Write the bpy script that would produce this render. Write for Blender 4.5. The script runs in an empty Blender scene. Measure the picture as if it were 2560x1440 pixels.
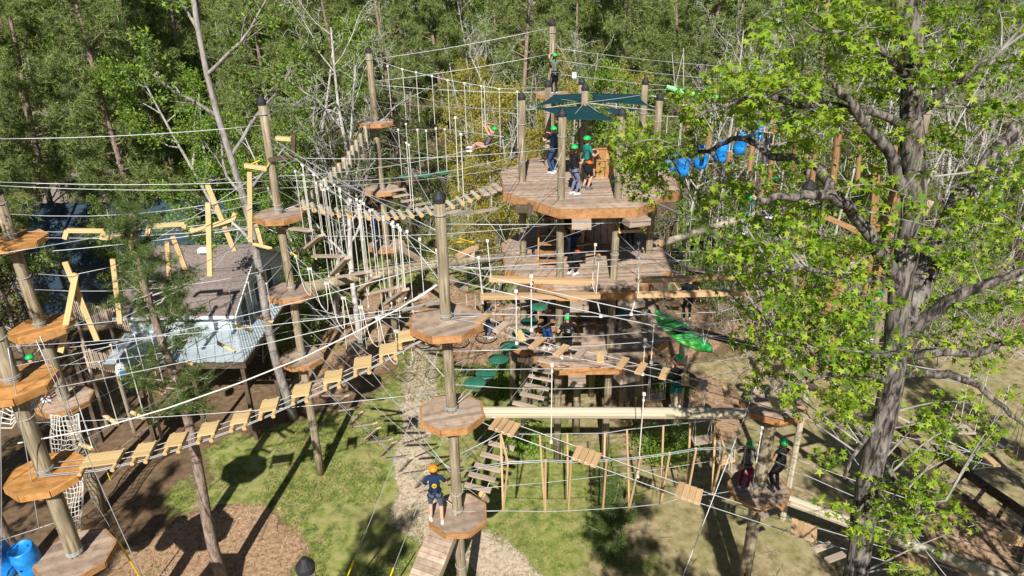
import bpy, bmesh, math, random
import numpy as np
from mathutils import Vector, Matrix
rng = random.Random(7)
NR = np.random.RandomState(11)
SC = bpy.context.scene
COL = SC.collection

# ------------------------------------------------------------------ camera, sky, sun, exposure
CAM_H, PITCH, ROLL, FPX = 17.0, math.radians(24), math.radians(0.9), 1707.0
_R0 = np.array([1, 0, 0.]); _U0 = np.array([0, math.sin(PITCH), math.cos(PITCH)]); FW = np.array([0, math.cos(PITCH), -math.sin(PITCH)])
RT = math.cos(ROLL) * _R0 - math.sin(ROLL) * _U0
UP = math.sin(ROLL) * _R0 + math.cos(ROLL) * _U0
CP = np.array([0, 0, CAM_H])
cd = bpy.data.cameras.new('camera'); cam = bpy.data.objects.new('camera', cd); COL.objects.link(cam)
cd.sensor_width = 36; cd.lens = 36 * FPX / 2560; cd.clip_start = 0.1; cd.clip_end = 2000
m = Matrix.Identity(4)
for i in range(3):
    m[i][0] = RT[i]; m[i][1] = UP[i]; m[i][2] = -FW[i]; m[i][3] = CP[i]
cam.matrix_world = m
SC.camera = cam

SUN_EL, SUN_AZ = math.radians(38), math.radians(184)
w = bpy.data.worlds.new('World'); SC.world = w; w.use_nodes = True
nt = w.node_tree; nt.nodes.clear()
sky = nt.nodes.new('ShaderNodeTexSky'); sky.sky_type = 'NISHITA'; sky.sun_disc = False
sky.air_density = 0.7; sky.dust_density = 0.3; sky.sun_elevation = SUN_EL; sky.sun_rotation = SUN_AZ
bg = nt.nodes.new('ShaderNodeBackground'); bg.inputs[1].default_value = 0.05
wo = nt.nodes.new('ShaderNodeOutputWorld')
nt.links.new(sky.outputs[0], bg.inputs[0]); nt.links.new(bg.outputs[0], wo.inputs[0])
sl = bpy.data.lights.new('sun', 'SUN'); sl.energy = 5.0; sl.angle = math.radians(0.5); sl.color = (1, 0.955, 0.885)
so = bpy.data.objects.new('sun', sl); COL.objects.link(so)
so.rotation_euler = (math.radians(90) - SUN_EL, 0, -math.radians(4)); so.location = (0, -20, 40)
SC.view_settings.view_transform = 'Standard'; SC.view_settings.look = 'None'
SC.view_settings.exposure = 0.45; SC.view_settings.gamma = 1; SC.view_settings.use_curve_mapping = False
SC.cycles.max_bounces = 6; SC.cycles.diffuse_bounces = 2; SC.cycles.transparent_max_bounces = 8

# ------------------------------------------------------------------ placing helpers
def ray(x, y): return FW + RT * ((x - 1280) / FPX) - UP * ((y - 720) / FPX)
def atZ(x, y, z=0.):
    r = ray(x, y); return CP + r * ((z - CAM_H) / r[2])
def atY(x, y, Y):
    r = ray(x, y); return CP + r * (Y / r[1])
def plane(A, B):
    n = np.array([B[1] - A[1], -(B[0] - A[0]), 0.]); A3 = np.array([A[0], A[1], 0.])
    def f(x, y, off=0.):
        r = ray(x, y); nn = n / np.linalg.norm(n)
        if nn[1] > 0: nn = -nn                       # off > 0 : towards the camera side
        return CP + r * (float(nn @ (A3 + nn * off - CP)) / float(nn @ r))
    return f
V = lambda *a: np.array(a, float)
def unit(v):
    v = np.array(v, float); l = np.linalg.norm(v); return v / l if l > 1e-9 else V(0, 0, 1)

# ------------------------------------------------------------------ objects
ORG = {}
def link(o, parent=None):
    COL.objects.link(o)
    if parent is not None: o.parent = parent
    return o
def tag(o, label, cat, group=None, kind=None):
    if label: o['label'] = label
    if cat: o['category'] = cat
    if group: o['group'] = group
    if kind: o['kind'] = kind
    return o
def thing(name, loc, label, cat, group=None):
    o = bpy.data.objects.new(name, None); o.location = [float(v) for v in loc]; o.empty_display_size = .1
    ORG[o.name] = np.array(loc, float); link(o)
    return tag(o, label, cat, group)
def org(o): return ORG.get(o.name, V(0, 0, 0)) if o is not None else V(0, 0, 0)
def frame(d, up=(0, 0, 1)):
    x = unit(d); up = np.array(up, float)
    if abs(x @ unit(up)) > .98: up = V(0, 1, 0) if abs(x[1]) < .9 else V(1, 0, 0)
    y = unit(np.cross(up, x)); z = np.cross(x, y)
    return np.stack([x, y, z], 1)
class MB:
    def __init__(s): s.v = []; s.f = []; s.mi = []
    def box(s, c, size, R=None, mi=0):
        c = np.array(c, float); h = np.array(size, float) / 2; R = np.eye(3) if R is None else R; b = len(s.v)
        for dx, dy, dz in ((-1,-1,-1),(1,-1,-1),(1,1,-1),(-1,1,-1),(-1,-1,1),(1,-1,1),(1,1,1),(-1,1,1)):
            s.v.append(c + R @ (h * V(dx, dy, dz)))
        for q in ((0,3,2,1),(4,5,6,7),(0,1,5,4),(1,2,6,5),(2,3,7,6),(3,0,4,7)):
            s.f.append([b + i for i in q]); s.mi.append(mi)
        return s
    def beam(s, a, b, wd, ht, up=(0, 0, 1), mi=0):
        a = np.array(a, float); b = np.array(b, float)
        return s.box((a + b) / 2, (np.linalg.norm(b - a), wd, ht), frame(b - a, up), mi)
    def tube(s, pts, rad, n=8, cap=True, mi=0, closed=False, capmi=None):
        pts = [np.array(p, float) for p in pts]; k = len(pts); b = len(s.v)
        if not hasattr(rad, '__len__'): rad = [rad] * k
        prev = None
        for i, p in enumerate(pts):
            d = unit(pts[(i + 1) % k] - pts[i - 1]) if closed else unit(pts[min(i + 1, k - 1)] - pts[max(i - 1, 0)])
            if prev is None:
                a = V(0, 0, 1) if abs(d[2]) < .9 else V(1, 0, 0); u = unit(np.cross(a, d))
            else: u = unit(prev - d * (prev @ d))
            prev = u; w_ = np.cross(d, u)
            for j in range(n):
                t = 2 * math.pi * j / n; s.v.append(p + rad[i] * (math.cos(t) * u + math.sin(t) * w_))
        for i in range(k if closed else k - 1):
            i2 = (i + 1) % k
            for j in range(n):
                j2 = (j + 1) % n; s.f.append([b + i*n + j, b + i*n + j2, b + i2*n + j2, b + i2*n + j]); s.mi.append(mi)
        if cap and not closed:
            cm = mi if capmi is None else capmi
            s.f.append([b + j for j in range(n)][::-1]); s.mi.append(cm)
            s.f.append([b + (k - 1) * n + j for j in range(n)]); s.mi.append(cm)
        return s
    def prism(s, poly, z0, z1, mi=0):
        n = len(poly); b = len(s.v)
        for z in (z0, z1):
            for p in poly: s.v.append(V(p[0], p[1], z))
        s.f.append([b + i for i in range(n)][::-1]); s.f.append([b + n + i for i in range(n)]); s.mi += [mi, mi]
        for i in range(n):
            j = (i + 1) % n; s.f.append([b + i, b + j, b + n + j, b + n + i]); s.mi.append(mi)
        return s
    def sheet(s, P, mi=0):                                   # P: grid of points
        r, c = len(P), len(P[0]); b = len(s.v)
        for row in P:
            for p in row: s.v.append(np.array(p, float))
        for i in range(r - 1):
            for j in range(c - 1):
                s.f.append([b + i*c + j, b + i*c + j + 1, b + (i+1)*c + j + 1, b + (i+1)*c + j]); s.mi.append(mi)
        return s
    def lathe(s, prof, n=16, c=(0, 0, 0), R=None, mi=0):     # prof: (r, z)
        b = len(s.v); c = np.array(c, float); R = np.eye(3) if R is None else R
        for r, z in prof:
            for j in range(n):
                t = 2 * math.pi * j / n; s.v.append(c + R @ V(r * math.cos(t), r * math.sin(t), z))
        for i in range(len(prof) - 1):
            for j in range(n):
                j2 = (j + 1) % n; s.f.append([b + i*n + j, b + i*n + j2, b + (i+1)*n + j2, b + (i+1)*n + j]); s.mi.append(mi)
        s.f.append([b + j for j in range(n)][::-1]); s.f.append([b + (len(prof) - 1) * n + j for j in range(n)]); s.mi += [mi, mi]
        return s
    def mesh(s, name, mats, off=(0, 0, 0), smooth=False):
        me = bpy.data.meshes.new(name); off = np.array(off, float)
        me.from_pydata([(p - off).tolist() for p in s.v], [], s.f)
        mats = mats if isinstance(mats, (list, tuple)) else [mats]
        for m_ in mats: me.materials.append(m_)
        if len(mats) > 1: me.polygons.foreach_set('material_index', s.mi)
        if smooth: me.polygons.foreach_set('use_smooth', [True] * len(me.polygons))
        me.update(); return me
    def build(s, name, mats, parent=None, smooth=False, loc=None):
        o0 = org(parent) if parent is not None else (np.array(loc, float) if loc is not None else V(0, 0, 0))
        o = bpy.data.objects.new(name, s.mesh(name, mats, o0, smooth))
        if parent is None: o.location = o0.tolist(); ORG[o.name] = o0
        else: ORG[o.name] = o0
        return link(o, parent)
def np_mesh(name, verts, k, mats, mi=None, nv=None):
    """polygons of k corners each (verts already in order), or faces given as index array"""
    me = bpy.data.meshes.new(name); verts = np.asarray(verts, np.float32).reshape(-1, 3)
    faces = np.asarray(k) if not isinstance(k, int) else np.arange(len(verts)).reshape(-1, k)
    me.vertices.add(len(verts)); me.vertices.foreach_set('co', verts.ravel())
    nf, kk = faces.shape
    me.loops.add(nf * kk); me.loops.foreach_set('vertex_index', faces.ravel().astype(np.int32))
    me.polygons.add(nf); me.polygons.foreach_set('loop_start', np.arange(0, nf * kk, kk, dtype=np.int32))
    try: me.polygons.foreach_set('loop_total', np.full(nf, kk, dtype=np.int32))
    except Exception: pass
    for m_ in (mats if isinstance(mats, (list, tuple)) else [mats]): me.materials.append(m_)
    if mi is not None: me.polygons.foreach_set('material_index', np.asarray(mi, np.int32))
    me.update(calc_edges=True); me.validate(); return me
def mobj(name, me, parent=None, off=None):
    o = bpy.data.objects.new(name, me); ORG[o.name] = org(parent); return link(o, parent)

# ------------------------------------------------------------------ materials
def ramp(nt, pts):
    r = nt.nodes.new('ShaderNodeValToRGB'); e = r.color_ramp.elements
    while len(e) < len(pts): e.new(.5)
    for i, (p, c) in enumerate(pts): e[i].position = p; e[i].color = (*c, 1)
    return r
def mat(name, cols, scale=(4, 4, 4), coord='Object', rough=.8, bump=.0, detail=4, rnd=.0, hue=0, metal=0, spec=.3, island=False, trans=0., contrast=(.3, .7), noise2=None, dist=.0):
    m_ = bpy.data.materials.new(name); m_.use_nodes = True; nt = m_.node_tree; nt.nodes.clear(); N = nt.nodes.new; L = nt.links.new
    out = N('ShaderNodeOutputMaterial'); bs = N('ShaderNodeBsdfPrincipled')
    bs.inputs['Roughness'].default_value = rough; bs.inputs['Metallic'].default_value = metal; bs.inputs['Specular IOR Level'].default_value = spec
    if len(cols) == 1 and not rnd:
        bs.inputs['Base Color'].default_value = (*cols[0], 1); L(bs.outputs[0], out.inputs[0]); return m_
    tc = N('ShaderNodeTexCoord'); mp = N('ShaderNodeMapping'); mp.inputs['Scale'].default_value = scale
    oi = N('ShaderNodeObjectInfo')
    if coord == 'Position':
        g = N('ShaderNodeNewGeometry'); L(g.outputs['Position'], mp.inputs[0])
    else: L(tc.outputs[coord], mp.inputs[0])
    mul = N('ShaderNodeMath'); mul.operation = 'MULTIPLY'; mul.inputs[1].default_value = 37.0; L(oi.outputs['Random'], mul.inputs[0])
    if coord != 'Position': L(mul.outputs[0], mp.inputs['Location'])
    nz = N('ShaderNodeTexNoise'); nz.inputs['Scale'].default_value = 1; nz.inputs['Detail'].default_value = detail; nz.inputs['Roughness'].default_value = .62
    nz.inputs['Distortion'].default_value = dist
    L(mp.outputs[0], nz.inputs[0])
    n_ = len(cols); lo, hi = contrast
    rp = ramp(nt, [(lo + (hi - lo) * i / max(n_ - 1, 1), c) for i, c in enumerate(cols)])
    if island:
        g2 = N('ShaderNodeNewGeometry'); L(g2.outputs['Random Per Island'], rp.inputs[0])
        for i, e in enumerate(rp.color_ramp.elements): e.position = i / max(n_ - 1, 1)
    else: L(nz.outputs[0], rp.inputs[0])
    col = rp.outputs[0]
    if noise2:
        n2 = N('ShaderNodeTexNoise'); n2.inputs['Scale'].default_value = noise2[0]; n2.inputs['Detail'].default_value = 3
        if coord == 'Position': L(g.outputs['Position'], n2.inputs[0])
        else: L(tc.outputs['Object'], n2.inputs[0])
        r2 = ramp(nt, [(.35, (0, 0, 0)), (.65, (1, 1, 1))]); L(n2.outputs[0], r2.inputs[0])
        mx = N('ShaderNodeMix'); mx.data_type = 'RGBA'; mx.inputs[7].default_value = (*noise2[1], 1); L(col, mx.inputs[6])
        m3 = N('ShaderNodeMath'); m3.operation = 'MULTIPLY'; m3.inputs[1].default_value = noise2[2]; L(r2.outputs[0], m3.inputs[0]); L(m3.outputs[0], mx.inputs[0]); col = mx.outputs[2]
    if rnd:
        hs = N('ShaderNodeHueSaturation'); mr = N('ShaderNodeMapRange'); mr.inputs[3].default_value = 1 - rnd; mr.inputs[4].default_value = 1 + rnd
        L(oi.outputs['Random'], mr.inputs[0]); L(mr.outputs[0], hs.inputs['Value']); L(col, hs.inputs['Color']); col = hs.outputs[0]
    L(col, bs.inputs['Base Color'])
    if bump:
        bp = N('ShaderNodeBump'); bp.inputs['Strength'].default_value = bump; bp.inputs['Distance'].default_value = .03
        L(nz.outputs[0], bp.inputs['Height']); L(bp.outputs[0], bs.inputs['Normal'])
    if trans:
        tr = N('ShaderNodeBsdfTranslucent'); L(col, tr.inputs[0]); ms = N('ShaderNodeMixShader'); ms.inputs[0].default_value = trans
        L(bs.outputs[0], ms.inputs[1]); L(tr.outputs[0], ms.inputs[2]); L(ms.outputs[0], out.inputs[0])
    else: L(bs.outputs[0], out.inputs[0])
    return m_
M = {}
M['pole'] = mat('pole_wood', [(.07,.05,.032), (.24,.185,.115), (.36,.30,.20), (.45,.385,.27)], (17, 17, 1.1), rough=.85, bump=.5, detail=8, contrast=(.34, .64), noise2=(1.6, (.20,.165,.11), .75), rnd=.14)
M['grey'] = mat('weathered_plank', [(.25,.185,.135), (.42,.33,.25), (.50,.41,.32)], (1.5, 14, 14), 'Generated', .85, .15, rnd=.22)
M['deck'] = mat('deck_plank', [(.27,.185,.13), (.45,.33,.24), (.53,.41,.31)], (5, 5, 5), 'Position', .8, .1, rnd=.25, noise2=(.7, (.27,.21,.17), .5))
M['orange'] = mat('stained_plank', [(.36,.16,.045), (.54,.265,.08), (.60,.32,.12)], (5, 5, 5), 'Position', .6, .1, rnd=.26)
M['fascia'] = mat('fascia_wood', [(.27,.13,.05), (.43,.215,.085), (.49,.27,.125)], (6, 6, 9), 'Position', .7, .1, rnd=.14)
M['yellow'] = mat('fresh_pine', [(.46,.30,.12), (.63,.45,.21), (.71,.55,.31)], (1.2, 12, 12), 'Generated', .7, .08, rnd=.1)
M['tan'] = mat('tan_plank', [(.38,.23,.11), (.55,.36,.19), (.60,.43,.25)], (1.4, 12, 12), 'Generated', .75, .1, rnd=.15)
M['post'] = mat('brown_post', [(.16,.085,.04), (.31,.17,.08), (.38,.23,.12)], (6, 6, .8), 'Object', .8, .2, rnd=.15)
M['log'] = mat('debarked_log', [(.30,.25,.17), (.50,.44,.32), (.58,.53,.41)], (1.0, 5, 5), 'Generated', .85, .15, rnd=.06)
M['logend'] = mat('log_end', [(.5,.30,.12), (.66,.44,.20)], (8, 8, 8), 'Object', .8)
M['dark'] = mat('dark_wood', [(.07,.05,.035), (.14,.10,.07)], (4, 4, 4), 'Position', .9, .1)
M['rope'] = mat('white_rope', [(.56,.53,.47), (.78,.76,.70)], (30, 30, 30), 'Position', .9)
M['cable'] = mat('steel_cable', [(.47,.49,.50)], rough=.4, metal=.3, spec=.6)
M['ypipe'] = mat('yellow_sleeve', [(.85,.60,.02)], rough=.45)
M['black'] = mat('black_plastic', [(.018,.018,.02)], rough=.45)
M['blackcap'] = mat('black_cap', [(.02,.02,.022), (.04,.04,.045)], (6, 6, 6), rough=.6)
M['green'] = mat('green_helmet', [(.01,.52,.11)], rough=.3, spec=.5)
M['ohelm'] = mat('orange_helmet', [(.9,.28,.01)], rough=.3, spec=.5)
M['disc'] = mat('green_disc', [(.02,.11,.07), (.03,.16,.10), (.06,.19,.13)], (5, 5, 5), rough=.5, rnd=.12)
M['sail'] = mat('shade_cloth', [(.004,.045,.055), (.008,.06,.07)], (3, 3, 3), 'Position', .8, trans=.12)
M['barrel'] = mat('blue_barrel', [(.01,.18,.58), (.01,.26,.76), (.05,.34,.80)], (4, 4, 4), rough=.45, spec=.5, rnd=.08)
M['kayak'] = mat('kayak_hull', [(.02,.36,.09), (.09,.66,.12), (.28,.88,.20)], (1.1, 1.1, 1.1), rough=.3, spec=.5, contrast=(.36, .6))
M['kayak2'] = mat('pale_kayak_hull', [(.18,.80,.22), (.33,.92,.36)], (1.5, 1.5, 1.5), rough=.35, spec=.5)
M['tyre'] = mat('tyre_rubber', [(.012,.012,.012), (.03,.03,.03)], (9, 9, 9), rough=.8)
M['shingle'] = mat('brown_shingle', [(.12,.095,.085), (.23,.185,.165), (.31,.255,.23)], (11, 16, 16), 'Position', .9, .35, noise2=(.5, (.15,.12,.11), .4))
M['siding'] = mat('pale_siding', [(.50,.58,.62), (.58,.66,.70)], (1, 1, 6), 'Position', .7)
M['trim'] = mat('white_trim', [(.72,.75,.76), (.8,.82,.83)], (3, 3, 3), 'Position', .6)
M['metal'] = mat('pale_metal_roof', [(.36,.43,.47), (.50,.58,.62)], (1.2, 1.2, 1.2), 'Position', .45, metal=.2)
M['slate'] = mat('slate_metal_roof', [(.025,.045,.068), (.045,.075,.105)], (.7, .7, .7), 'Position', .5)
M['skin'] = mat('skin', [(.55,.30,.20), (.62,.36,.25)], (20, 20, 20), rough=.6)
M['shoe'] = mat('white_shoe', [(.78,.78,.76), (.85,.85,.85)], (9, 9, 9), rough=.6)
M['eye'] = mat('eye_dark', [(.02,.015,.01)], rough=.2)
_cl = {}
def cloth(c):
    c = tuple(c)
    if c not in _cl:
        _cl[c] = mat('cloth', [tuple(x * .8 for x in c), tuple(min(1, x * 1.12) for x in c)], (14, 14, 14), rough=.95, bump=.1)
    return _cl[c]

# shared unit pieces (long axis X)
def unit_box(name, m_):
    bm = bmesh.new(); bmesh.ops.create_cube(bm, size=1)
    me = bpy.data.meshes.new(name); bm.to_mesh(me); bm.free(); me.materials.append(m_); return me
def unit_cyl(name, mats, n=10):
    mb = MB().tube([V(-.5, 0, 0), V(.5, 0, 0)], .5, n, capmi=1 if len(mats) > 1 else 0)
    return mb.mesh(name, mats, smooth=False)
UB = {k: unit_box('unit_' + k, M[k]) for k in ('grey', 'yellow', 'tan', 'orange', 'fascia', 'deck', 'dark', 'post', 'rope', 'black', 'trim', 'siding', 'ypipe')}
UC = {k: unit_cyl('round_' + k, [M[k]], 5) for k in ('rope', 'cable', 'ypipe')}
UC.update({k: unit_cyl('round_' + k, [M[k], M['logend']], 12) for k in ('log', 'yellow', 'post', 'grey', 'tan')})
def piece(name, me, parent, c, R, size):
    o = bpy.data.objects.new(name, me); T = Matrix.Identity(4); oc = np.array(c, float) - org(parent)
    for i in range(3):
        for j in range(3): T[i][j] = float(R[i][j] * size[j])
        T[i][3] = float(oc[i])
    o.matrix_basis = T; return link(o, parent)
def plank(parent, a, b, wd, th, k='grey', up=(0, 0, 1), name='plank'):
    a = np.array(a, float); b = np.array(b, float)
    return piece(name, UB[k], parent, (a + b) / 2, frame(b - a, up), (np.linalg.norm(b - a), wd, th))
def rod(parent, a, b, dia, k='rope', name='rope'):
    a = np.array(a, float); b = np.array(b, float)
    return piece(name, UC[k], parent, (a + b) / 2, frame(b - a), (np.linalg.norm(b - a), dia, dia))
def sagpts(a, b, sag, n=10):
    a = np.array(a, float); b = np.array(b, float)
    return [a + (b - a) * t - V(0, 0, sag * 4 * t * (1 - t)) for t in np.linspace(0, 1, n)]
def rope_part(parent, pts, r=.012, m_='cable', name='cable', n=5):
    return MB().tube(pts, r, n).build(name, M[m_], parent, smooth=True)
def cable(label, a, b, sag=.05, r=.011, m_='cable', group='steel cables strung between the poles', name='steel_cable', cat='cable'):
    o = MB().tube(sagpts(a, b, sag, 8), r, 5).build(name, M[m_], None, True, loc=a)
    return tag(o, label, cat, group)
def clipbox(parent, p, s=.07):
    s *= .7
    return piece('clamp', UB['rope'], parent, p, np.eye(3), (s * 1.3, s, s * 1.2))
# ------------------------------------------------------------------ ground
def vnoise(x, y, s, seed=0):
    """cheap smooth value noise, numpy"""
    r = np.random.RandomState(seed); T = r.rand(256, 256)
    x = np.asarray(x) / s + 100; y = np.asarray(y) / s + 100
    xi = np.floor(x).astype(int); yi = np.floor(y).astype(int); fx = x - xi; fy = y - yi
    fx = fx * fx * (3 - 2 * fx); fy = fy * fy * (3 - 2 * fy)
    g = lambda i, j: T[(xi + i) % 256, (yi + j) % 256]
    return (g(0,0)*(1-fx)+g(1,0)*fx)*(1-fy) + (g(0,1)*(1-fx)+g(1,1)*fx)*fy
M['ground'] = mat('leaf_litter', [(.10,.06,.035), (.20,.125,.07), (.30,.20,.12)], (3.5, 3.5, 3.5), 'Position', .95, .5, detail=8, noise2=(.25, (.13,.095,.055), .6), contrast=(.3, .7))
M['lawn'] = mat('patchy_lawn', [(.05,.08,.015), (.15,.21,.035), (.26,.30,.07), (.38,.33,.15), (.33,.24,.12)], (2.3, 2.3, 2.3), 'Position', .95, .8, detail=12, noise2=(.6, (.35,.29,.14), .38), contrast=(.34, .72))
M['drylawn'] = mat('dry_lawn', [(.10,.09,.035), (.28,.22,.11), (.42,.325,.19), (.50,.39,.26)], (2.6, 2.6, 2.6), 'Position', .95, .8, detail=12, noise2=(.42, (.25,.25,.09), .6), contrast=(.32, .68))
M['mulch'] = mat('bark_mulch', [(.18,.105,.055), (.40,.26,.15), (.53,.38,.25)], (7, 7, 7), 'Position', .95, .6, detail=8, noise2=(.4, (.30,.18,.11), .4), contrast=(.32, .66))
M['gravel'] = mat('pale_gravel', [(.30,.22,.14), (.50,.40,.28), (.62,.53,.41)], (7, 7, 7), 'Position', .95, .6, detail=8, contrast=(.34, .64))
M['stone'] = mat('stones', [(.36,.29,.22), (.58,.50,.41), (.74,.68,.60)], (1, 1, 1), island=True, rough=.9)
g = MB(); g.sheet([[V(x, y, 0) for x in np.linspace(-320, 320, 9)] for y in np.linspace(-60, 560, 9)])
tag(g.build('ground', M['ground']), 'brown leaf littered forest floor under the course', 'ground', kind='structure')
CELL = .16
def soft_sheet(name, m_, x0, x1, y0, y1, fn, z, seed):
    """a patch of ground cover: its mask is a vertex attribute, the material frays the edge"""
    xs = np.arange(x0, x1, CELL); ys = np.arange(y0, y1, CELL); X, Y = np.meshgrid(xs, ys)
    nz = .34 * (vnoise(X, Y, .9, seed) - .5) + .36 * (vnoise(X, Y, 2.6, seed + 2) - .5); k = fn(X, Y) + nz
    idx = np.argwhere(k > .36); cx, cy = X[idx[:,0], idx[:,1]], Y[idx[:,0], idx[:,1]]
    q = np.array([[0,0],[CELL,0],[CELL,CELL],[0,CELL]])
    vv = (np.stack([cx, cy], 1)[:, None, :] + q[None]).reshape(-1, 2); key = np.round((vv - np.array([x0, y0])) / CELL).astype(np.int64)
    _, first, inv = np.unique(key[:,0] * 100003 + key[:,1], return_index=True, return_inverse=True)
    v2 = vv[first]; me = np_mesh(name, np.concatenate([v2, np.full((len(v2), 1), z)], 1), inv.reshape(-1, 4), m_)
    kk = fn(v2[:,0], v2[:,1]) + .34 * (vnoise(v2[:,0], v2[:,1], .9, seed) - .5) + .36 * (vnoise(v2[:,0], v2[:,1], 2.6, seed + 2) - .5)
    at = me.attributes.new('mask', 'FLOAT', 'POINT'); at.data.foreach_set('value', kk.astype(np.float32))
    P = np.stack([cx, cy], 1)[k[idx[:,0], idx[:,1]] > .52]
    return mobj(name, me), P
def frayed(m_):
    nt = m_.node_tree; out = [n for n in nt.nodes if n.type == 'OUTPUT_MATERIAL'][0]; src = out.inputs[0].links[0].from_socket; N = nt.nodes.new; L = nt.links.new
    a = N('ShaderNodeAttribute'); a.attribute_name = 'mask'; g_ = N('ShaderNodeNewGeometry'); nz = N('ShaderNodeTexNoise'); nz.inputs['Scale'].default_value = 6.5; nz.inputs['Detail'].default_value = 6; nz.inputs['Roughness'].default_value = .7
    L(g_.outputs['Position'], nz.inputs[0]); ad = N('ShaderNodeMath'); ad.operation = 'MULTIPLY_ADD'; ad.inputs[1].default_value = .55; L(nz.outputs[0], ad.inputs[0]); L(a.outputs['Fac'], ad.inputs[2])
    mr = N('ShaderNodeMapRange'); mr.inputs[1].default_value = .74; mr.inputs[2].default_value = .84; L(ad.outputs[0], mr.inputs[0])
    tr = N('ShaderNodeBsdfTransparent'); mx = N('ShaderNodeMixShader'); L(mr.outputs[0], mx.inputs[0]); L(tr.outputs[0], mx.inputs[1]); L(src, mx.inputs[2]); L(mx.outputs[0], out.inputs[0])
for k_ in ('lawn', 'drylawn', 'mulch', 'gravel'): frayed(M[k_])
def blob(X, Y, cx, cy, rx, ry): return np.clip(1.0 - .5 * (((X - cx) / rx) ** 2 + ((Y - cy) / ry) ** 2), 0, 1)
PATH = [(1.4, 14.2), (-.65, 16.6), (-2.4, 17.7), (-3.6, 18.8), (-3.95, 20.6), (-4.2, 23.), (-4.3, 26.), (-4.4, 30.4)]
def pathd(X, Y):
    d = np.full(X.shape, 9.)
    for (ax, ay), (bx, by) in zip(PATH, PATH[1:]):
        dx, dy = bx - ax, by - ay; t = np.clip(((X - ax) * dx + (Y - ay) * dy) / (dx*dx + dy*dy), 0, 1)
        d = np.minimum(d, np.hypot(X - ax - t * dx, Y - ay - t * dy))
    return d
def mulch_f(X, Y):
    k = blob(X, Y, -10.4, 16.7, 3.0, 2.6)
    for a in ((-5.5, 34.5, 5.5, 4.0), (-.5, 32, 3.6, 3.0), (-8.6, 30, 2.2, 4), (8.5, 33, 5.0, 4.2), (7.0, 25.5, 3.2, 3.0), (6.5, 11.6, 4.5, 1.8), (14, 17.5, 3, 2.0), (-4, 12.4, 1.5, .8)):
        k = np.maximum(k, blob(X, Y, *a))
    return k
def lawn_f(X, Y):
    k = blob(X, Y, -3, 20, 6.6, 9.5); k = np.maximum(k, blob(X, Y, -1, 43, 11, 14)); k = np.maximum(k, blob(X, Y, -8.4, 19.8, 4.2, 4.4))
    return np.where(mulch_f(X, Y) > .5, np.minimum(k, .32), k)
def dry_f(X, Y):
    k = np.maximum(blob(X, Y, 6, 17, 9.5, 12), blob(X, Y, 17, 25, 13, 10))
    return np.where(mulch_f(X, Y) > .5, np.minimum(k, .32), k)
o, _ = soft_sheet('dry_lawn', M['drylawn'], -8, 32, 9, 40, dry_f, .004, 5); tag(o, 'pale dry grass below the tower and right of the path', 'lawn', kind='structure')
o, LAWNP = soft_sheet('lawn', M['lawn'], -15, 12, 9, 64, lawn_f, .008, 9); tag(o, 'patchy green lawn left of the gravel path', 'lawn', kind='structure')
o, MULP = soft_sheet('mulch_bed', M['mulch'], -16, 22, 8, 44, mulch_f, .012, 21); tag(o, 'reddish brown bark mulch spread under the obstacles', 'mulch', kind='structure')
o, GRAVP = soft_sheet('gravel_path', M['gravel'], -8, 5, 9, 31, lambda X, Y: np.clip(1.0 - .62 * (pathd(X, Y) / .86) ** 1.0, 0, 1), .016, 33)
tag(o, 'pale gravel path curving past the central pole', 'path', kind='structure')

def instances(P, tmpl, R, s):
    """P (N,3), tmpl (k,3), R (N,3,3), s (N,) -> (N*k, 3)"""
    return (np.einsum('nij,kj->nki', R, tmpl) * s[:, None, None] + P[:, None, :]).reshape(-1, 3)
def rand_frames(n, flat, rs, up=(0, 0, 1)):
    nrm = rs.randn(n, 3); nrm /= np.linalg.norm(nrm, axis=1)[:, None]; nrm = nrm * (1 - flat) + np.array(up) * flat
    nrm /= np.linalg.norm(nrm, axis=1)[:, None] + 1e-9
    t = rs.randn(n, 3); t -= nrm * np.sum(t * nrm, 1)[:, None]; t /= np.linalg.norm(t, axis=1)[:, None] + 1e-9
    return np.stack([t, np.cross(nrm, t), nrm], 2)
STONE = np.array([[-.5,-.4,0],[.5,-.35,0],[.4,.45,0],[-.45,.4,0],[-.05,0,.45]])
STF = np.array([[0,1,4],[1,2,4],[2,3,4],[3,0,4]])
def scatter(name, P, tmpl, faces, size, m_, flat, seed, z=.0, sj=.5):
    rs = np.random.RandomState(seed); n = len(P); P3 = np.concatenate([P, np.full((n, 1), z)], 1) if P.shape[1] == 2 else P
    v = instances(P3, tmpl, rand_frames(n, flat, rs), size * (1 + sj * (rs.rand(n) * 2 - 1)))
    f = (faces[None] + (np.arange(n) * len(tmpl))[:, None, None]).reshape(-1, faces.shape[1])
    return mobj(name, np_mesh(name, v, f, m_))
gp = GRAVP[NR.randint(0, len(GRAVP), 9000)] + NR.randn(9000, 2) * .16
tag(scatter('gravel', gp, STONE, STF, .022, M['stone'], .9, 3, .016), 'loose pale stones strewn along the gravel path', 'gravel', kind='stuff')
BLADE = np.array([[-.10,0,0],[.10,0,0],[.05,.25,1.0],[-.3,.1,.0],[-.2,.25,0],[-.45,-.2,.8],[.25,-.2,0],[.35,-.05,0],[.55,-.3,.85]])
BLF = np.array([[0,1,2],[3,4,5],[6,7,8]])
M['grass'] = mat('grass_blades', [(.10,.15,.02), (.19,.25,.045), (.34,.31,.12)], island=True, rough=.9, trans=.2)
lp = LAWNP[LAWNP[:,1] < 34]; gp = lp[NR.randint(0, len(lp), 52000)] + NR.rand(52000, 2) * CELL
gp = gp[vnoise(gp[:,0], gp[:,1], 1.1, 4) > .40]
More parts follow.
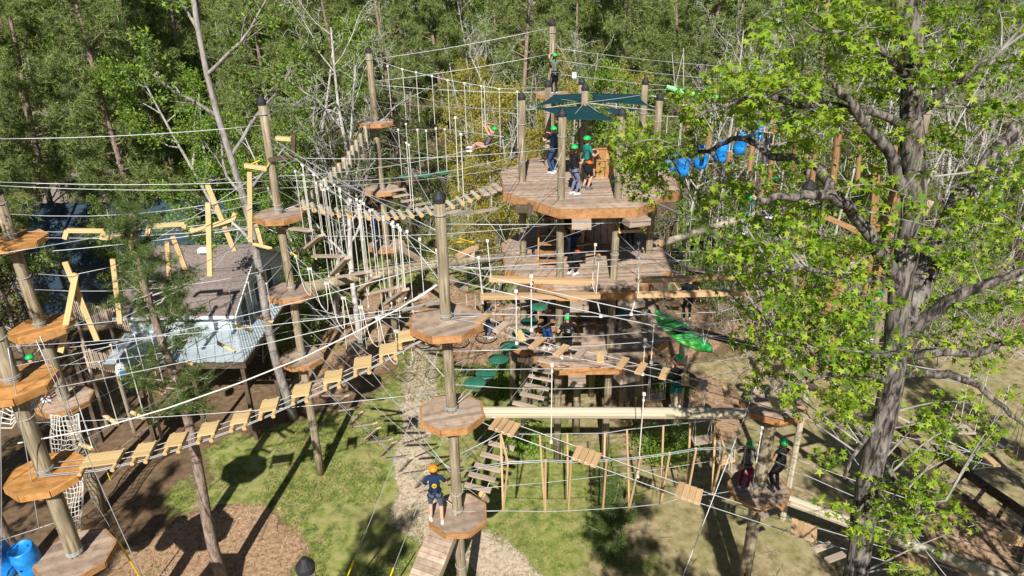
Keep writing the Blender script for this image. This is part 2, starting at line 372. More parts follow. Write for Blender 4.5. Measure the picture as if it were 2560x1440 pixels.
tag(scatter('grass', gp, BLADE, BLF, .07, M['grass'], .92, 8, .008), 'short grass tufts growing in patches on the lawn', 'grass', kind='stuff')
M['litter'] = mat('wood_chips', [(.20,.10,.05), (.42,.26,.15), (.58,.43,.28)], island=True, rough=.95)
gp = MULP[NR.randint(0, len(MULP), 15000)] + NR.randn(15000, 2) * .12
CHIP = np.array([[-.5,-.15,0.],[.5,-.15,.1],[.5,.15,.15],[-.5,.15,.05]]); CHF = np.array([[0,1,2,3]])
tag(scatter('wood_chips', gp, CHIP, CHF, .09, M['litter'], .85, 12, .02), 'scattered bark chips lying on the mulch', 'mulch', kind='stuff')

# ------------------------------------------------------------------ cottage
HX0, HX1, HY0, HYR, HY1 = -15.6, -11.3, 24.9, 28.1, 31.3; ZE, ZR, ZW = 5.2, 6.75, 3.95
house = thing('cottage', ((HX0+HX1)/2, (HY0+HY1)/2, 0), 'pale blue raised cottage with brown shingle roof and metal apron', 'cottage')
mb = MB()
mb.prism([(HX0, HY0), (HX1, HY0), (HX1, HY1), (HX0, HY1)], 2.6, ZE)
b = len(mb.v)
for x in (HX0, HX1):
    for y, z in ((HY0, ZE), (HYR, ZR - .05), (HY1, ZE)): mb.v.append(V(x, y, z))
mb.f += [[b, b+2, b+1], [b+3, b+4, b+5]]; mb.mi += [0, 0]
wall = mb.build('wall', M['siding'], house)
for k in range(8):                                   # lap siding boards of the gable side, proud of the wall
    z = ZW + .1 + k * .17
    if z > ZE: break
    plank(wall, V(HX1 + .012, HY0, z), V(HX1 + .012, HY1, z), .024, .145, 'siding', name='siding_board')
for k in range(7):
    z = ZW + .1 + k * .17; plank(wall, V(HX0, HY0 - .012, z), V(HX1, HY0 - .012, z), .024, .145, 'siding', name='siding_board')
k = 0
z = ZE + .1
while z < ZR - .25:
    hw = (ZR - z) / (ZR - ZE) * (HYR - HY0) * .98
    plank(wall, V(HX1 + .012, HYR - hw, z), V(HX1 + .012, HYR + hw, z), .024, .145, 'siding', name='siding_board'); z += .17
for y in (HY0 + .05, HY1 - .05): plank(house, V(HX1 + .03, y, ZW), V(HX1 + .03, y, ZE), .06, .12, 'trim', (0, 1, 0), 'corner_trim')
for yc in (25.9, 27.6, 29.2):
    f = MB()
    for a, b_ in (((yc-.38, 4.0), (yc-.38, 5.25)), ((yc+.38, 4.0), (yc+.38, 5.25)), ((yc-.38, 5.25), (yc+.38, 5.25)), ((yc-.38, 4.0), (yc+.38, 4.0))):
        f.beam(V(HX1 + .05, *a), V(HX1 + .05, *b_), .05, .07)
    d = f.build('window', M['trim'], house)
    MB().box((HX1 + .035, yc, 4.62), (.03, .72, 1.22)).build('pane', M['slate'], d)
rf = MB(); ov = .35; dz = (ZR - ZE) / (HYR - HY0)
for s, y0 in ((1, HY0 - ov), (-1, HY1 + ov)):
    n = 17; L_ = HYR - HY0 + ov
    for i in range(n):                               # shingle courses, each lapping the one below
        a0 = y0 + s * L_ * i / n; a1 = y0 + s * L_ * (i + 1) / n
        z0 = ZE - ov * dz + L_ * dz * i / n; z1 = z0 + L_ * dz / n
        P = [V(x, y, z) for (y, z) in ((a0, z0 + .05), (a1, z1 + .03)) for x in (HX0 - .4, HX1 + .25)]
        b = len(rf.v); rf.v += P; rf.v += [V(P[0][0], P[0][1], P[0][2] - .04), V(P[1][0], P[1][1], P[1][2] - .04)]
        rf.f.append([b, b+1, b+3, b+2] if s > 0 else [b, b+2, b+3, b+1]); rf.f.append([b+4, b+5, b+1, b]); rf.mi += [0, 0]
roof = rf.build('roof', M['shingle'], house)
for s, y0 in ((1, HY0 - ov - .02), (-1, HY1 + ov + .02)):
    z0 = ZE - ov * dz - .05
    plank(roof, V(HX0 - .4, y0, z0), V(HX1 + .25, y0, z0), .03, .13, 'trim', name='fascia')
    plank(roof, V(HX1 + .26, y0, z0 + .03), V(HX1 + .26, HYR, ZR - .02), .04, .14, 'trim', name='barge_board')
MB().box((-13.2, 27.6, ZR - .02), (.5, .35, .16)).build('vent', M['trim'], roof)
# apron of ribbed metal on a dark timber frame
AX, AY0, AY1, AZ0, AZ1 = -10.45, 23.1, 29.6, 4.15, 3.75
ap = MB()
def ribs(p00, p10, p01, p11, n):                     # ribs run from edge p0x to p1x
    P = []
    for i in range(n * 4 + 1):
        t = i / (n * 4); h = (0, .035, .035, 0)[i % 4]
        a = p00 + (p01 - p00) * t; b_ = p10 + (p11 - p10) * t; P.append([a + V(0, 0, h), b_ + V(0, 0, h)])
    ap.sheet(P)
ribs(V(HX1, HY0, AZ0 + .1), V(AX, AY0, AZ1), V(HX1, AY1 + .6, AZ0 + .1), V(AX, AY1, AZ1), 26)
for i_ in range(15):
    t0, t1 = i_ / 15, (i_ + .96) / 15; e0, e1 = V(HX0 - .3, HY0, AZ0), V(HX1, HY0, AZ0 + .1); g0, g1 = V(HX0 - .3, AY0, AZ1), V(AX, AY0, AZ1); dzp = V(0, 0, .03 * (i_ % 2))
    ap.sheet([[e0 + (e1 - e0) * t0 + dzp, g0 + (g1 - g0) * t0 + dzp], [e0 + (e1 - e0) * t1 + dzp, g0 + (g1 - g0) * t1 + dzp]])
ap.build('apron_roof', M['metal'], house)
for a, b_ in ((V(AX + .03, AY0 - .03, AZ1 - .13), V(AX + .03, AY1, AZ1 - .13)), (V(HX0 - .3, AY0 - .03, AZ1 - .13), V(AX + .03, AY0 - .03, AZ1 - .13))):
    plank(house, a, b_, .06, .24, 'dark', name='edge_beam')
for x, y in ((AX - .15, AY0 + .15), (AX - .15, 26.3), (AX - .15, AY1 - .2), (-12.6, AY0 + .15), (-14.8, AY0 + .15), (-17, AY0 + .15)):
    plank(house, V(x, y, 0), V(x, y, AZ1 - .1), .16, .16, 'dark', (0, 1, 0), 'support_post')
# dark slate metal building farther back
bX0, bX1, bY0, bYR, bY1 = -27., -13.2, 34, 37.2, 40.4
hb = thing('back_building', ((bX0+bX1)/2, bYR, 0), 'slate blue metal roofed building half hidden behind pines', 'building')
mb = MB().prism([(bX0, bY0), (bX1, bY0), (bX1, bY1), (bX0, bY1)], 0, 4.0)
b = len(mb.v); mb.v += [V(bX1, bY0, 4.0), V(bX1, bYR, 6.0), V(bX1, bY1, 4.0)]; mb.f.append([b, b+1, b+2]); mb.mi.append(0)
mb.build('wall', M['slate'], hb)
ap = MB()
ribs(V(bX0 - .4, bY0 - .5, 3.75), V(bX0 - .4, bYR, 6.1), V(bX1 + .4, bY0 - .5, 3.75), V(bX1 + .4, bYR, 6.1), 34)
ribs(V(bX0 - .4, bYR, 6.1), V(bX0 - .4, bY1 + .5, 3.75), V(bX1 + .4, bYR, 6.1), V(bX1 + .4, bY1 + .5, 3.75), 34)
ap.build('roof', M['slate'], hb)
hc = thing('brown_roof_hut', (-27, 47, 0), 'hut with plain brown roof deep among the left pines', 'hut')
MB().prism([(-31, 44), (-24, 44), (-24, 50), (-31, 50)], 0, 3.6).build('wall', M['dark'], hc)
MB().sheet([[V(-31.5, 43.5, 3.5), V(-23.5, 43.5, 3.5)], [V(-31.5, 47, 5.6), V(-23.5, 47, 5.6)], [V(-31.5, 50.5, 3.5), V(-23.5, 50.5, 3.5)]]).build('roof', M['shingle'], hc)
# rustic picket fence left of the cottage
def fence(label, a, b_, z0, h, n):
    f = thing('picket_fence', (a[0], a[1], 0), label, 'fence'); a = V(*a, 0); b_ = V(*b_, 0)
    for zz in (z0 + .2, z0 + h - .15): rod(f, a + V(0, 0, zz), b_ + V(0, 0, zz), .07, 'grey', 'rail')
    for i in range(n):
        t = (i + .5) / n; p = a + (b_ - a) * t; dz_ = rng.uniform(-.05, .05)
        plank(f, p + V(0, -.05, z0), p + V(rng.uniform(-.03, .03), -.05, z0 + h + dz_), .05, .03, 'grey', (0, 1, 0), 'picket')
    for t in (0, .5, 1): rod(f, a + (b_ - a) * t, a + (b_ - a) * t + V(0, 0, z0 + h + .15), .14, 'grey', 'post')
    return f
fence('rustic picket railing at the left end of the cottage', (-20.6, 29.0), (-16.4, 27.2), 2.9, 1.0, 34)
fence('short picket railing in front of the cottage', (-17.4, 24.4), (-14.6, 23.4), 2.9, .9, 26)

# ------------------------------------------------------------------ course poles
def octagon(cx, cy, R, rot=0, n=8): return [(cx + R * math.cos(rot + 2*math.pi*(i+.5)/n), cy + R * math.sin(rot + 2*math.pi*(i+.5)/n)) for i in range(n)]
def clip(poly, nx, ny, d):                                           # keep n.p <= d
    out = []
    for i, p in enumerate(poly):
        q = poly[(i + 1) % len(poly)]; a = nx*p[0] + ny*p[1] - d; c = nx*q[0] + ny*q[1] - d
        if a <= 0: out.append(p)
        if (a < 0 < c) or (c < 0 < a): t = a / (a - c); out.append((p[0] + (q[0]-p[0])*t, p[1] + (q[1]-p[1])*t))
    return out
def boards(parent, poly, z, th, wd, ang, m_, gap=.018, name='plank'):
    nx, ny = -math.sin(ang), math.cos(ang); ds = [nx*p[0] + ny*p[1] for p in poly]; d = min(ds)
    while d < max(ds) - .01:
        pl = clip(clip(poly, nx, ny, min(d + wd - gap, max(ds))), -nx, -ny, -d)
        if len(pl) > 2:
            dz_ = rng.uniform(-.006, .006); MB().prism(pl, z - th + dz_, z + dz_).build(name, m_, parent)
        d += wd
def rims(parent, poly, z, h, th, k='fascia', name='rim_board'):
    cx = sum(p[0] for p in poly) / len(poly); cy = sum(p[1] for p in poly) / len(poly)
    for i, p in enumerate(poly):
        q = poly[(i + 1) % len(poly)]; n = unit(V((p[0]+q[0])/2 - cx, (p[1]+q[1])/2 - cy, 0)) * (th / 2 + .002)
        a = V(*p, z - h/2) + n; b_ = V(*q, z - h/2) + n; plank(parent, a, b_, th, h, k, name=name)
CAPP = [(.0, .16), (.05, .15), (.115, .06), (.155, .0), (.15, -.10)]
def course_pole(label, x, y, top, plats, r=.14, z0=0., cap=True, group='poles of the rope course'):
    t = thing('course_pole', (x, y, 0), label, 'pole', group)
    k = 9; pts = [V(x + .012*math.sin(i*1.7), y + .012*math.cos(i*2.1), z0 + (top - z0) * i / k) for i in range(k + 1)]
    MB().tube(pts, [r * (1.12 - .2 * i / k) for i in range(k + 1)], 14).build('post', M['pole'], t, True)
    if cap: MB().lathe([(a * r / .145, b + top) for a, b in CAPP][::-1], 14, (x, y, 0)).build('cap', M['blackcap'], t)
    for pf in plats:
        z, R, rot, k, kf = pf; poly = octagon(x, y, R, rot)
        mb = MB()
        for s in (-1, 1):
            mb.box((x + s * (r + .05), y, z - .17), (.09, R * 1.7, .17)); mb.box((x, y + s * (r + .05), z - .16), (R * 1.7, .09, .14))
        pl = mb.build('platform', M['fascia'], t)
        boards(pl, poly, z, .05, .15, rot + .35 + rng.uniform(-.3, .3), M[k]); rims(pl, poly, z - .005, .17, .045, kf)
        for dz_ in (.12, .16): MB().tube([V(x + (r+.012)*math.cos(q), y + (r+.012)*math.sin(q), z + dz_) for q in np.linspace(0, 6.28, 13)[:-1]], .012, 5, closed=True).build('cable_wrap', M['cable'], t)
    for zz in np.linspace(max(z0 + 2.2, 2), top - .35, 5):
        MB().tube([V(x + (r+.015)*math.cos(q), y + (r+.015)*math.sin(q), zz + .03*math.sin(q)) for q in np.linspace(0, 6.28, 13)[:-1]], .014, 5, closed=True).build('cable_wrap', M['cable'], t)
    return t
P1, P2, P3, P4, P5, P7, P8 = (-11.05, 13.0), (-14.75, 19.1), (-7.42, 21.0), (-1.55, 14.3), (6.95, 15.4), (-6.2, 32.), (1.95, 32.)
course_pole('leaning looking pole at the left edge with two bright orange platforms', *P1, 10.6, [(9.15, .82, .2, 'orange', 'orange'), (6.65, .80, .25, 'orange', 'orange'), (4.1, .88, .1, 'deck', 'fascia')], .18)
course_pole('dark shaded pole standing behind the white cargo net', *P2, 11.8, [(10.35, .88, .1, 'orange', 'orange'), (7.45, .86, .2, 'orange', 'orange'), (4.75, .82, .3, 'deck', 'fascia')], .17)
course_pole('tall pole by the cottage gable with three weathered platforms', *P3, 13.9, [(10.4, .76, .1, 'deck', 'fascia'), (7.7, .79, .3, 'deck', 'fascia'), (5.15, .75, .2, 'deck', 'fascia')], .135)
course_pole('central pole with three octagon platforms nearest the gravel path', *P4, 12.8, [(9.85, .86, .1, 'deck', 'fascia'), (7.3, .8, .15, 'deck', 'fascia'), (4.05, .78, .05, 'deck', 'fascia')], .132)
course_pole('shaded pole behind the big leafy tree carrying two climbers', *P5, 12.6, [(9.45, .84, .1, 'deck', 'fascia'), (6.7, .84, .2, 'deck', 'fascia'), (3.8, .82, .1, 'deck', 'fascia')], .16)
course_pole('far back pole with two round platforms before the pines', *P7, 14.4, [(11.3, .85, .1, 'deck', 'fascia'), (8.1, .85, .3, 'deck', 'fascia'), (5.25, .9, .2, 'deck', 'fascia')], .16)
course_pole('farthest pole behind the tower with a climber on its platform', *P8, 15.4, [(12.45, .78, .1, 'deck', 'fascia')], .15)
P10, P11, P12, P13 = (15.8, 26.2), (12.5, 33.), (16.3, 28.6), (-3.3, 8.0)
course_pole('capped pole rising behind the forked trunk at upper right', *P10, 12.7, [], .16)
course_pole('brown pole beyond the blue barrels where cables meet', *P11, 13.6, [(10.6, .8, .1, 'deck', 'fascia')], .15)
course_pole('pole in the brown timber frame with a low pale platform', *P12, 9.6, [(5.0, 1.0, .1, 'deck', 'fascia')], .15)
course_pole('short capped pole top poking in at the bottom edge', *P13, 8.75, [], .14)
P14 = (13.2, 12.6)
course_pole('pole at the right edge with an orange platform', *P14, 9.5, [(6.9, .95, .2, 'orange', 'orange')], .16)

# ------------------------------------------------------------------ tower
TC = (2.7, 23.9)
tower = thing('climbing_tower', (*TC, 0), 'three storey timber tower with octagonal plank decks', 'tower')
DPOLY = [(1.55, 20.5), (3.95, 20.5), (5.75, 22.4), (5.95, 25.3), (4.6, 27.3), (.95, 27.4), (-.35, 25.2), (-.2, 22.5)]
DZ = (4.85, 7.7, 10.55)
for z in DZ:
    mb = MB()
    for x in (.6, 1.9, 3.35, 4.7): mb.box((x, 23.9, z - .24), (.10, 6.2, .3))
    for y in (21.4, 23.6, 25.9): mb.box((2.75, y, z - .25), (5.2, .1, .26))
    dk = mb.build('deck', M['dark'], tower)
    boards(dk, DPOLY, z, .045, .145, .06, M['deck'], .018)
    rims(dk, DPOLY, z - .004, .30, .05)
    for a, b_ in ((V(1.9, 20.3, z - .42), V(2.5, 20.25, z - .42)), (V(3.6, 20.35, z - .42), V(4.3, 20.6, z - .42))):
        plank(dk, a, b_, .5, .22, 'grey', name='beam_end')
TP = [(1.65, 21.62, 13.3), (3.5, 21.58, 13.3), (.43, 23.8, 13.5), (1.45, 26.1, 13.6), (5.15, 23.9, 13.4), (4.95, 25.6, 13.7), (2.6, 24.0, 13.75), (2.75, 26.6, 13.6)]
for x, y, tz in TP:
    k = 7; pts = [V(x + .01*math.sin(i*1.9 + x), y, tz * i / k) for i in range(k + 1)]
    p = MB().tube(pts, [.132 * (1.1 - .18 * i / k) for i in range(k + 1)], 14).build('post', M['pole'], tower, True)
    MB().lathe([(a * .88, b + tz) for a, b in CAPP][::-1], 14, (x, y, 0)).build('cap', M['blackcap'], p)
    for zz in (11.3, 12.6, 8.6, 5.9): MB().tube([V(x + .14*math.cos(q), y + .14*math.sin(q), zz + .02*math.sin(q)) for q in np.linspace(0, 6.28, 11)[:-1]], .014, 5, closed=True).build('cable_wrap', M['cable'], p)
for px, py in ((1283, 1018), (1322, 1024), (1362, 1036), (1440, 1085), (1553, 1034), (1590, 1026), (1478, 990), (1400, 985), (1620, 985)):
    q = atZ(px, py, 0); MB().tube([V(q[0], q[1], 0), V(q[0], q[1], 4.55)], .15, 12).build('post', M['pole'], tower, True)
def stair(a, b_, wd, n, k='fascia'):
    a = V(*a); b_ = V(*b_); side = unit(np.cross(b_ - a, V(0, 0, 1))) * wd / 2
    st = MB().beam(a + side, b_ + side, .05, .2).beam(a - side, b_ - side, .05, .2).build('staircase', M['fascia'], tower)
    for i in range(n):
        t = (i + .7) / n; c = a + (b_ - a) * t; plank(st, c - side, c + side, .24, .04, k, name='tread')
stair((1.35, 22.6, 7.7), (1.5, 25.2, 10.5), .8, 11); stair((1.35, 22.8, 4.85), (1.5, 25.4, 7.6), .8, 11)
stair((2.9, 23.2, 7.7), (2.1, 25.2, 8.9), .8, 5, 'grey'); stair((2.9, 23.2, 4.85), (2.1, 25.2, 6.0), .8, 5, 'grey')
def panel(pts, z, h, k='fascia', name='rail_panel'):
    for a, b_ in zip(pts, pts[1:]):
        L_ = math.dist(a, b_); n = max(2, int(L_ / .22)); g = MB().beam(V(*a, z + h + .03), V(*b_, z + h + .03), .09, .05).build(name, M['fascia'], tower)
        for i in range(n):
            t0, t1 = i / n, (i + .92) / n; p = V(*a, 0) + (V(*b_, 0) - V(*a, 0)) * t0; q = V(*a, 0) + (V(*b_, 0) - V(*a, 0)) * t1
            plank(g, p + V(0, 0, z + h/2), q + V(0, 0, z + h/2), .03, h, k, name='board')
panel([(2.2, 25.0), (3.75, 25.0), (4.1, 25.9), (4.05, 26.8)], 10.55, .85)
panel([(3.1, 24.2), (3.75, 24.2)], 10.55, .6); panel([(2.95, 25.0), (4.0, 25.0)], 7.7, 1.0, 'deck'); panel([(2.95, 25.0), (4.2, 25.0)], 4.85, .9, 'deck')
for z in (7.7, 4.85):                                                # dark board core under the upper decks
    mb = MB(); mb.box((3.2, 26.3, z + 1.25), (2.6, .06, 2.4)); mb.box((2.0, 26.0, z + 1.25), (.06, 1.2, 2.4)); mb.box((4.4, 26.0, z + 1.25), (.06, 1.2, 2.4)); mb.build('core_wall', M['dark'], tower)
MB().box((2.45, 26.55, 13.85), (.15, .12, .2)).build('camera_box', M['trim'], tower)

# shade sails
def sail(label, cs, sagc=.12, n=12):
    cs = [np.array(c, float) for c in cs]; c0 = sum(cs) / len(cs); t = thing('shade_sail', c0, label, 'shade sail', 'green shade sails over the tower'); P = []
    m_ = len(cs)
    edge = []
    for i in range(m_):
        a, b_ = cs[i], cs[(i + 1) % m_]; mid = (a + b_) / 2
        for j in range(n):
            u = j / n; p = a + (b_ - a) * u; edge.append(p + (c0 - mid) * .15 * 4 * u * (1 - u))
    rows = []
    for k in range(7):
        f = k / 6; rows.append([c0 - V(0, 0, sagc) + (e - c0 + V(0, 0, sagc)) * f - V(0, 0, 0) for e in edge + edge[:1]])
    mb = MB().sheet(rows); o = mb.build('cloth', M['sail'], t, True)
    o.modifiers.new('thickness', 'SOLIDIFY').thickness = .01
    for c in cs:
        d = unit(c - c0); rod(t, c, c + d * .22, .03, 'cable', 'corner_shackle')
sail('front shade sail hung between left post and front right post', [atY(1338, 269, 23.5), atY(1470, 262, 24.0), atY(1550, 303, 21.9), atY(1416, 300, 21.9)], .05)
sail('back left shade sail reaching toward the rear post', [atY(1338, 264, 23.6), atY(1384, 236, 25.9), atY(1462, 232, 26.3), atY(1458, 252, 24.1)])
sail('widest shade sail at the back right of the tower', [atY(1474, 232, 26.3), atY(1604, 235, 25.6), atY(1624, 264, 24.2), atY(1474, 255, 24.1)])
sail('smallest shade sail tucked at the right front post', [atY(1500, 270, 23.8), atY(1600, 272, 23.9), atY(1548, 294, 22.3)])
for i, (x, y, tz) in enumerate(TP[:6]): cable('steel cable from the sail hub to tower post number %s' % ('one two three four five six'.split()[i]) if False else 'thin cable from sail hub to the %s tower post' % ('front left', 'front right', 'left', 'rear left', 'right', 'rear right')[i], (2.6, 24.0, 13.25), (x, y, tz - .45), .02, .012)

mb = MB(); r_ = random.Random(31)
for i in range(700):
    x, y = r_.uniform(-13, 15), r_.uniform(13, 30); a = r_.uniform(0, 6.28); L_ = r_.uniform(.12, .6); d = V(math.cos(a), math.sin(a), r_.uniform(0, .12)); p = V(x, y, .03)
    mb.tube([p, p + d * L_ * .5 + V(0, 0, .02), p + d * L_], [.010, .008, .004], 3, cap=False)
M['stick'] = mat('fallen_stick', [(.22,.16,.11), (.46,.39,.30)], (3, 3, 3), 'Position')
tag(mb.build('fallen_twigs', M['stick']), 'small dead twigs and sticks littering the lawn', 'twigs', kind='stuff')
# ------------------------------------------------------------------ trees
def bark(name, cols, sc=(7, 7, 1.2), bump=.9, contrast=(.33, .66), dist=.6, n2=None): return mat(name, cols, sc, 'Object', .95, bump, detail=8, contrast=contrast, dist=dist, noise2=n2)
M['bark_big'] = bark('furrowed_bark', [(.008,.007,.006), (.05,.042,.036), (.19,.165,.145), (.28,.25,.225)], (13, 13, 3.2), 1.0)
M['bark_pine'] = bark('pine_bark', [(.10,.07,.055), (.26,.19,.15), (.38,.30,.25)], (14, 14, 4))
M['bark_grey'] = bark('pale_grey_bark', [(.24,.22,.20), (.44,.41,.38), (.60,.57,.54)], (6, 6, 2))
M['bark_twig'] = bark('twig_bark', [(.28,.24,.20), (.46,.41,.36), (.56,.52,.47)], (5, 5, 2), .3)
def leafmat(name, cols, tr=.35): return mat(name, cols, (1, 1, 1), island=True, rough=.55, trans=tr, spec=.3, rnd=.0)
M['lf_gum'] = leafmat('bright_star_leaf', [(.09,.19,.014), (.19,.34,.02), (.30,.47,.03), (.40,.54,.04), (.50,.58,.08)], .5)
M['lf_light'] = leafmat('fresh_small_leaf', [(.10,.19,.02), (.21,.35,.04), (.32,.46,.07)], .4)
M['lf_dark'] = leafmat('dark_evergreen_leaf', [(.06,.11,.022), (.14,.21,.04), (.24,.31,.075)], .3)
M['lf_yel'] = leafmat('yellow_catkin_leaf', [(.28,.25,.03), (.46,.41,.06), (.58,.51,.11)], .45)
M['needle'] = leafmat('pine_needle', [(.10,.17,.035), (.21,.29,.065), (.34,.40,.12), (.29,.33,.15)], .38)
M['needle_near'] = leafmat('long_pine_needle', [(.05,.10,.02), (.10,.17,.03), (.19,.25,.06)], .25)
M['lf_brown'] = leafmat('dry_leaf', [(.11,.085,.045), (.20,.16,.09), (.28,.24,.14)], .2)

def star_leaf():
    v = [(0, 0, .04)]
    for i in range(10):
        a = math.pi * (i / 5) + math.pi / 2; r = (1.0 if i % 2 == 0 else .36) * (1 if i not in (4, 6) else .8)
        v.append((r * math.cos(a), r * math.sin(a), -.30 * r * r + (.08 if i % 2 else 0)))
    f = [(0, 1 + (2*i - 1) % 10, 1 + 2*i, 1 + (2*i + 1) % 10) for i in range(5)]
    return np.array(v), np.array(f)
STARV, STARF = star_leaf()
OVALV = np.array([[-1,0,0],[0,-.45,.12],[1,0,0],[0,.45,.12]]); OVALF = np.array([[0,1,2,3]])
def tuft(n, w_, seed):
    r = np.random.RandomState(seed); v = []
    for i in range(n):
        a = r.rand() * 6.283; el = r.uniform(-.5, 1.3); d = V(math.cos(a)*math.cos(el), math.sin(a)*math.cos(el), math.sin(el)); s = unit(np.cross(d, r.randn(3))) * w_
        v += [s, -s, d * r.uniform(.7, 1.1)]
    return np.array(v), np.arange(n * 3).reshape(-1, 3)
TUFTF = tuft(11, .05, 2); TUFTN = tuft(26, .022, 5)
def leafmesh(name, P, size, tv, tf, m_, flat, seed, sj=.3):
    rs = np.random.RandomState(seed); P = np.asarray(P); n = len(P)
    v = instances(P, tv, rand_frames(n, flat, rs), size * (1 + sj * (rs.rand(n) * 2 - 1)))
    f = (tf[None] + (np.arange(n) * len(tv))[:, None, None]).reshape(-1, tf.shape[1])
    return np_mesh(name, v, f, m_)
def wander(p, d, L_, n, wob, up, r_):
    pts = [np.array(p, float)]; d = unit(d)
    for i in range(n):
        d = unit(d + V(r_.gauss(0, wob), r_.gauss(0, wob), r_.gauss(0, wob) + up)); pts.append(pts[-1] + d * L_ / n)
    return pts
def perp(d, r_):
    a = unit(np.cross(d, V(r_.gauss(0,1), r_.gauss(0,1), r_.gauss(0,1)))); return a
def grow(mb, r_, p, d, L_, r, lvl, spec, tips):
    s = spec[lvl]; pts = wander(p, d, L_, s['n'], s['w'], s.get('up', 0), r_); k = len(pts)
    mb.tube(pts, [max(r * (1 - .75 * i / (k - 1)), spec['rmin']) for i in range(k)], s.get('sides', 4), cap=False)
    if lvl + 1 >= len([q for q in spec if isinstance(q, int)]):
        for i in range(1, k): tips.append(pts[i])
        return
    nc = s['c']; nc = int(nc) + (r_.random() < nc - int(nc))
    for i in range(nc):
        t = s['t0'] + (1 - s['t0']) * (i + r_.random()) / nc; j = min(int(t * (k - 1)), k - 2); u = t * (k - 1) - j
        q = pts[j] + (pts[j+1] - pts[j]) * u; dd = unit(pts[j+1] - pts[j]); a = math.radians(r_.uniform(*s['a']))
        nd = dd * math.cos(a) + perp(dd, r_) * math.sin(a)
        lf = s['lr'] * r_.uniform(.65, 1.15) * (1 - s.get('taper', .5) * t)
        grow(mb, r_, q, nd, L_ * lf, max(r * (1 - .75 * t) * spec.get('kr', .6), spec['rmin']), lvl + 1, spec, tips)
PROTO = {}
def proto(kind, var, h, spec, r0, barkm, leaf=None, seed=0, lean=.02):
    r_ = random.Random(seed * 97 + 5); mb = MB(); tips = []
    grow(mb, r_, V(0, 0, -.1), V(r_.gauss(0, lean), r_.gauss(0, lean), 1), h, r0, 0, spec, tips)
    tr = mb.mesh(kind + '_trunk', barkm, smooth=True); lm = None
    if leaf:
        m_, size, tv, tf, flat, per, jit = leaf; P = np.array(tips); rs = np.random.RandomState(seed)
        n = int(len(P) * per); P = P[rs.randint(0, len(P), n)] + rs.randn(n, 3) * jit
        lm = leafmesh(kind + '_crown', P, size, tv, tf, m_, flat, seed + 1)
    PROTO[(kind, var)] = (tr, lm, h)
for v in range(3):
    proto('light', v, 15, {0: dict(n=9, w=.06, up=.05, c=15, t0=.28, a=(35, 65), lr=.36, taper=.55, sides=8), 1: dict(n=6, w=.14, up=.05, c=8, t0=.2, a=(30, 60), lr=.45, sides=4), 2: dict(n=4, w=.2, c=4, t0=.2, a=(25, 60), lr=.5, sides=3), 3: dict(n=3, w=.2, sides=3), 'rmin': .007}, .17, M['bark_grey'],
          (M['lf_light'], .085, OVALV, OVALF, .3, 7.0, .16), 10 + v)
    proto('bare', v, 14, {0: dict(n=9, w=.07, up=.05, c=13, t0=.25, a=(25, 55), lr=.45, taper=.5, sides=7), 1: dict(n=7, w=.16, up=.04, c=8, t0=.2, a=(25, 60), lr=.45, sides=4), 2: dict(n=5, w=.22, c=6, t0=.15, a=(25, 65), lr=.5, sides=3), 3: dict(n=4, w=.25, sides=3), 'rmin': .009}, .15, M['bark_grey'],
          (M['lf_light'], .06, OVALV, OVALF, .3, .5, .1), 20 + v)
    proto('evergreen', v, 12, {0: dict(n=8, w=.05, up=.05, c=22, t0=.08, a=(45, 75), lr=.33, taper=.6, sides=7), 1: dict(n=6, w=.12, up=.03, c=8, t0=.15, a=(30, 60), lr=.42, sides=4), 2: dict(n=4, w=.2, c=4, t0=.2, a=(30, 60), lr=.5, sides=3), 3: dict(n=2, w=.2, sides=3), 'rmin': .006}, .15, M['bark_twig'],
          (M['lf_dark'], .10, OVALV, OVALF, .35, 6.0, .17), 30 + v)
    proto('yellow', v, 11, {0: dict(n=8, w=.08, up=.05, c=20, t0=.1, a=(25, 55), lr=.42, taper=.5, sides=6), 1: dict(n=6, w=.14, up=.06, c=7, t0=.2, a=(25, 55), lr=.45, sides=4), 2: dict(n=4, w=.2, c=4, t0=.2, a=(25, 60), lr=.5, sides=3), 3: dict(n=3, w=.2, sides=3), 'rmin': .007}, .12, M['bark_grey'],
          (M['lf_yel'], .065, OVALV, OVALF, .2, 9.0, .17), 40 + v)
    proto('pine', v, 21, {0: dict(n=8, w=.03, up=.05, c=54, t0=.22, a=(58, 88), lr=.20, taper=.55, sides=8), 1: dict(n=5, w=.14, up=.05, c=7, t0=.3, a=(25, 55), lr=.45, sides=4), 2: dict(n=3, w=.2, up=.05, sides=3), 'rmin': .010, 'kr': .36}, .21, M['bark_pine'],
          (M['needle'], .36, *TUFTF, .25, 3.4, .18), 50 + v)
    proto('scrub', v, 4.2, {0: dict(n=5, w=.12, c=14, t0=.05, a=(30, 75), lr=.6, taper=.4, sides=5), 1: dict(n=4, w=.2, up=.05, c=6, t0=.2, a=(30, 60), lr=.5, sides=3), 2: dict(n=3, w=.25, sides=3), 'rmin': .006}, .05, M['bark_twig'],
          (M['lf_light'] if v != 1 else M['lf_dark'], .075, OVALV, OVALF, .3, 9.0, .16), 60 + v)
    proto('slim', v, 12.5, {0: dict(n=9, w=.06, up=.06, c=9, t0=.35, a=(25, 55), lr=.26, taper=.5, sides=6), 1: dict(n=5, w=.16, up=.05, c=5, t0=.2, a=(25, 60), lr=.45, sides=3), 2: dict(n=3, w=.22, sides=3), 'rmin': .009}, .085, M['bark_grey'],
          (M['lf_light'], .06, OVALV, OVALF, .3, 2.2, .12), 70 + v)
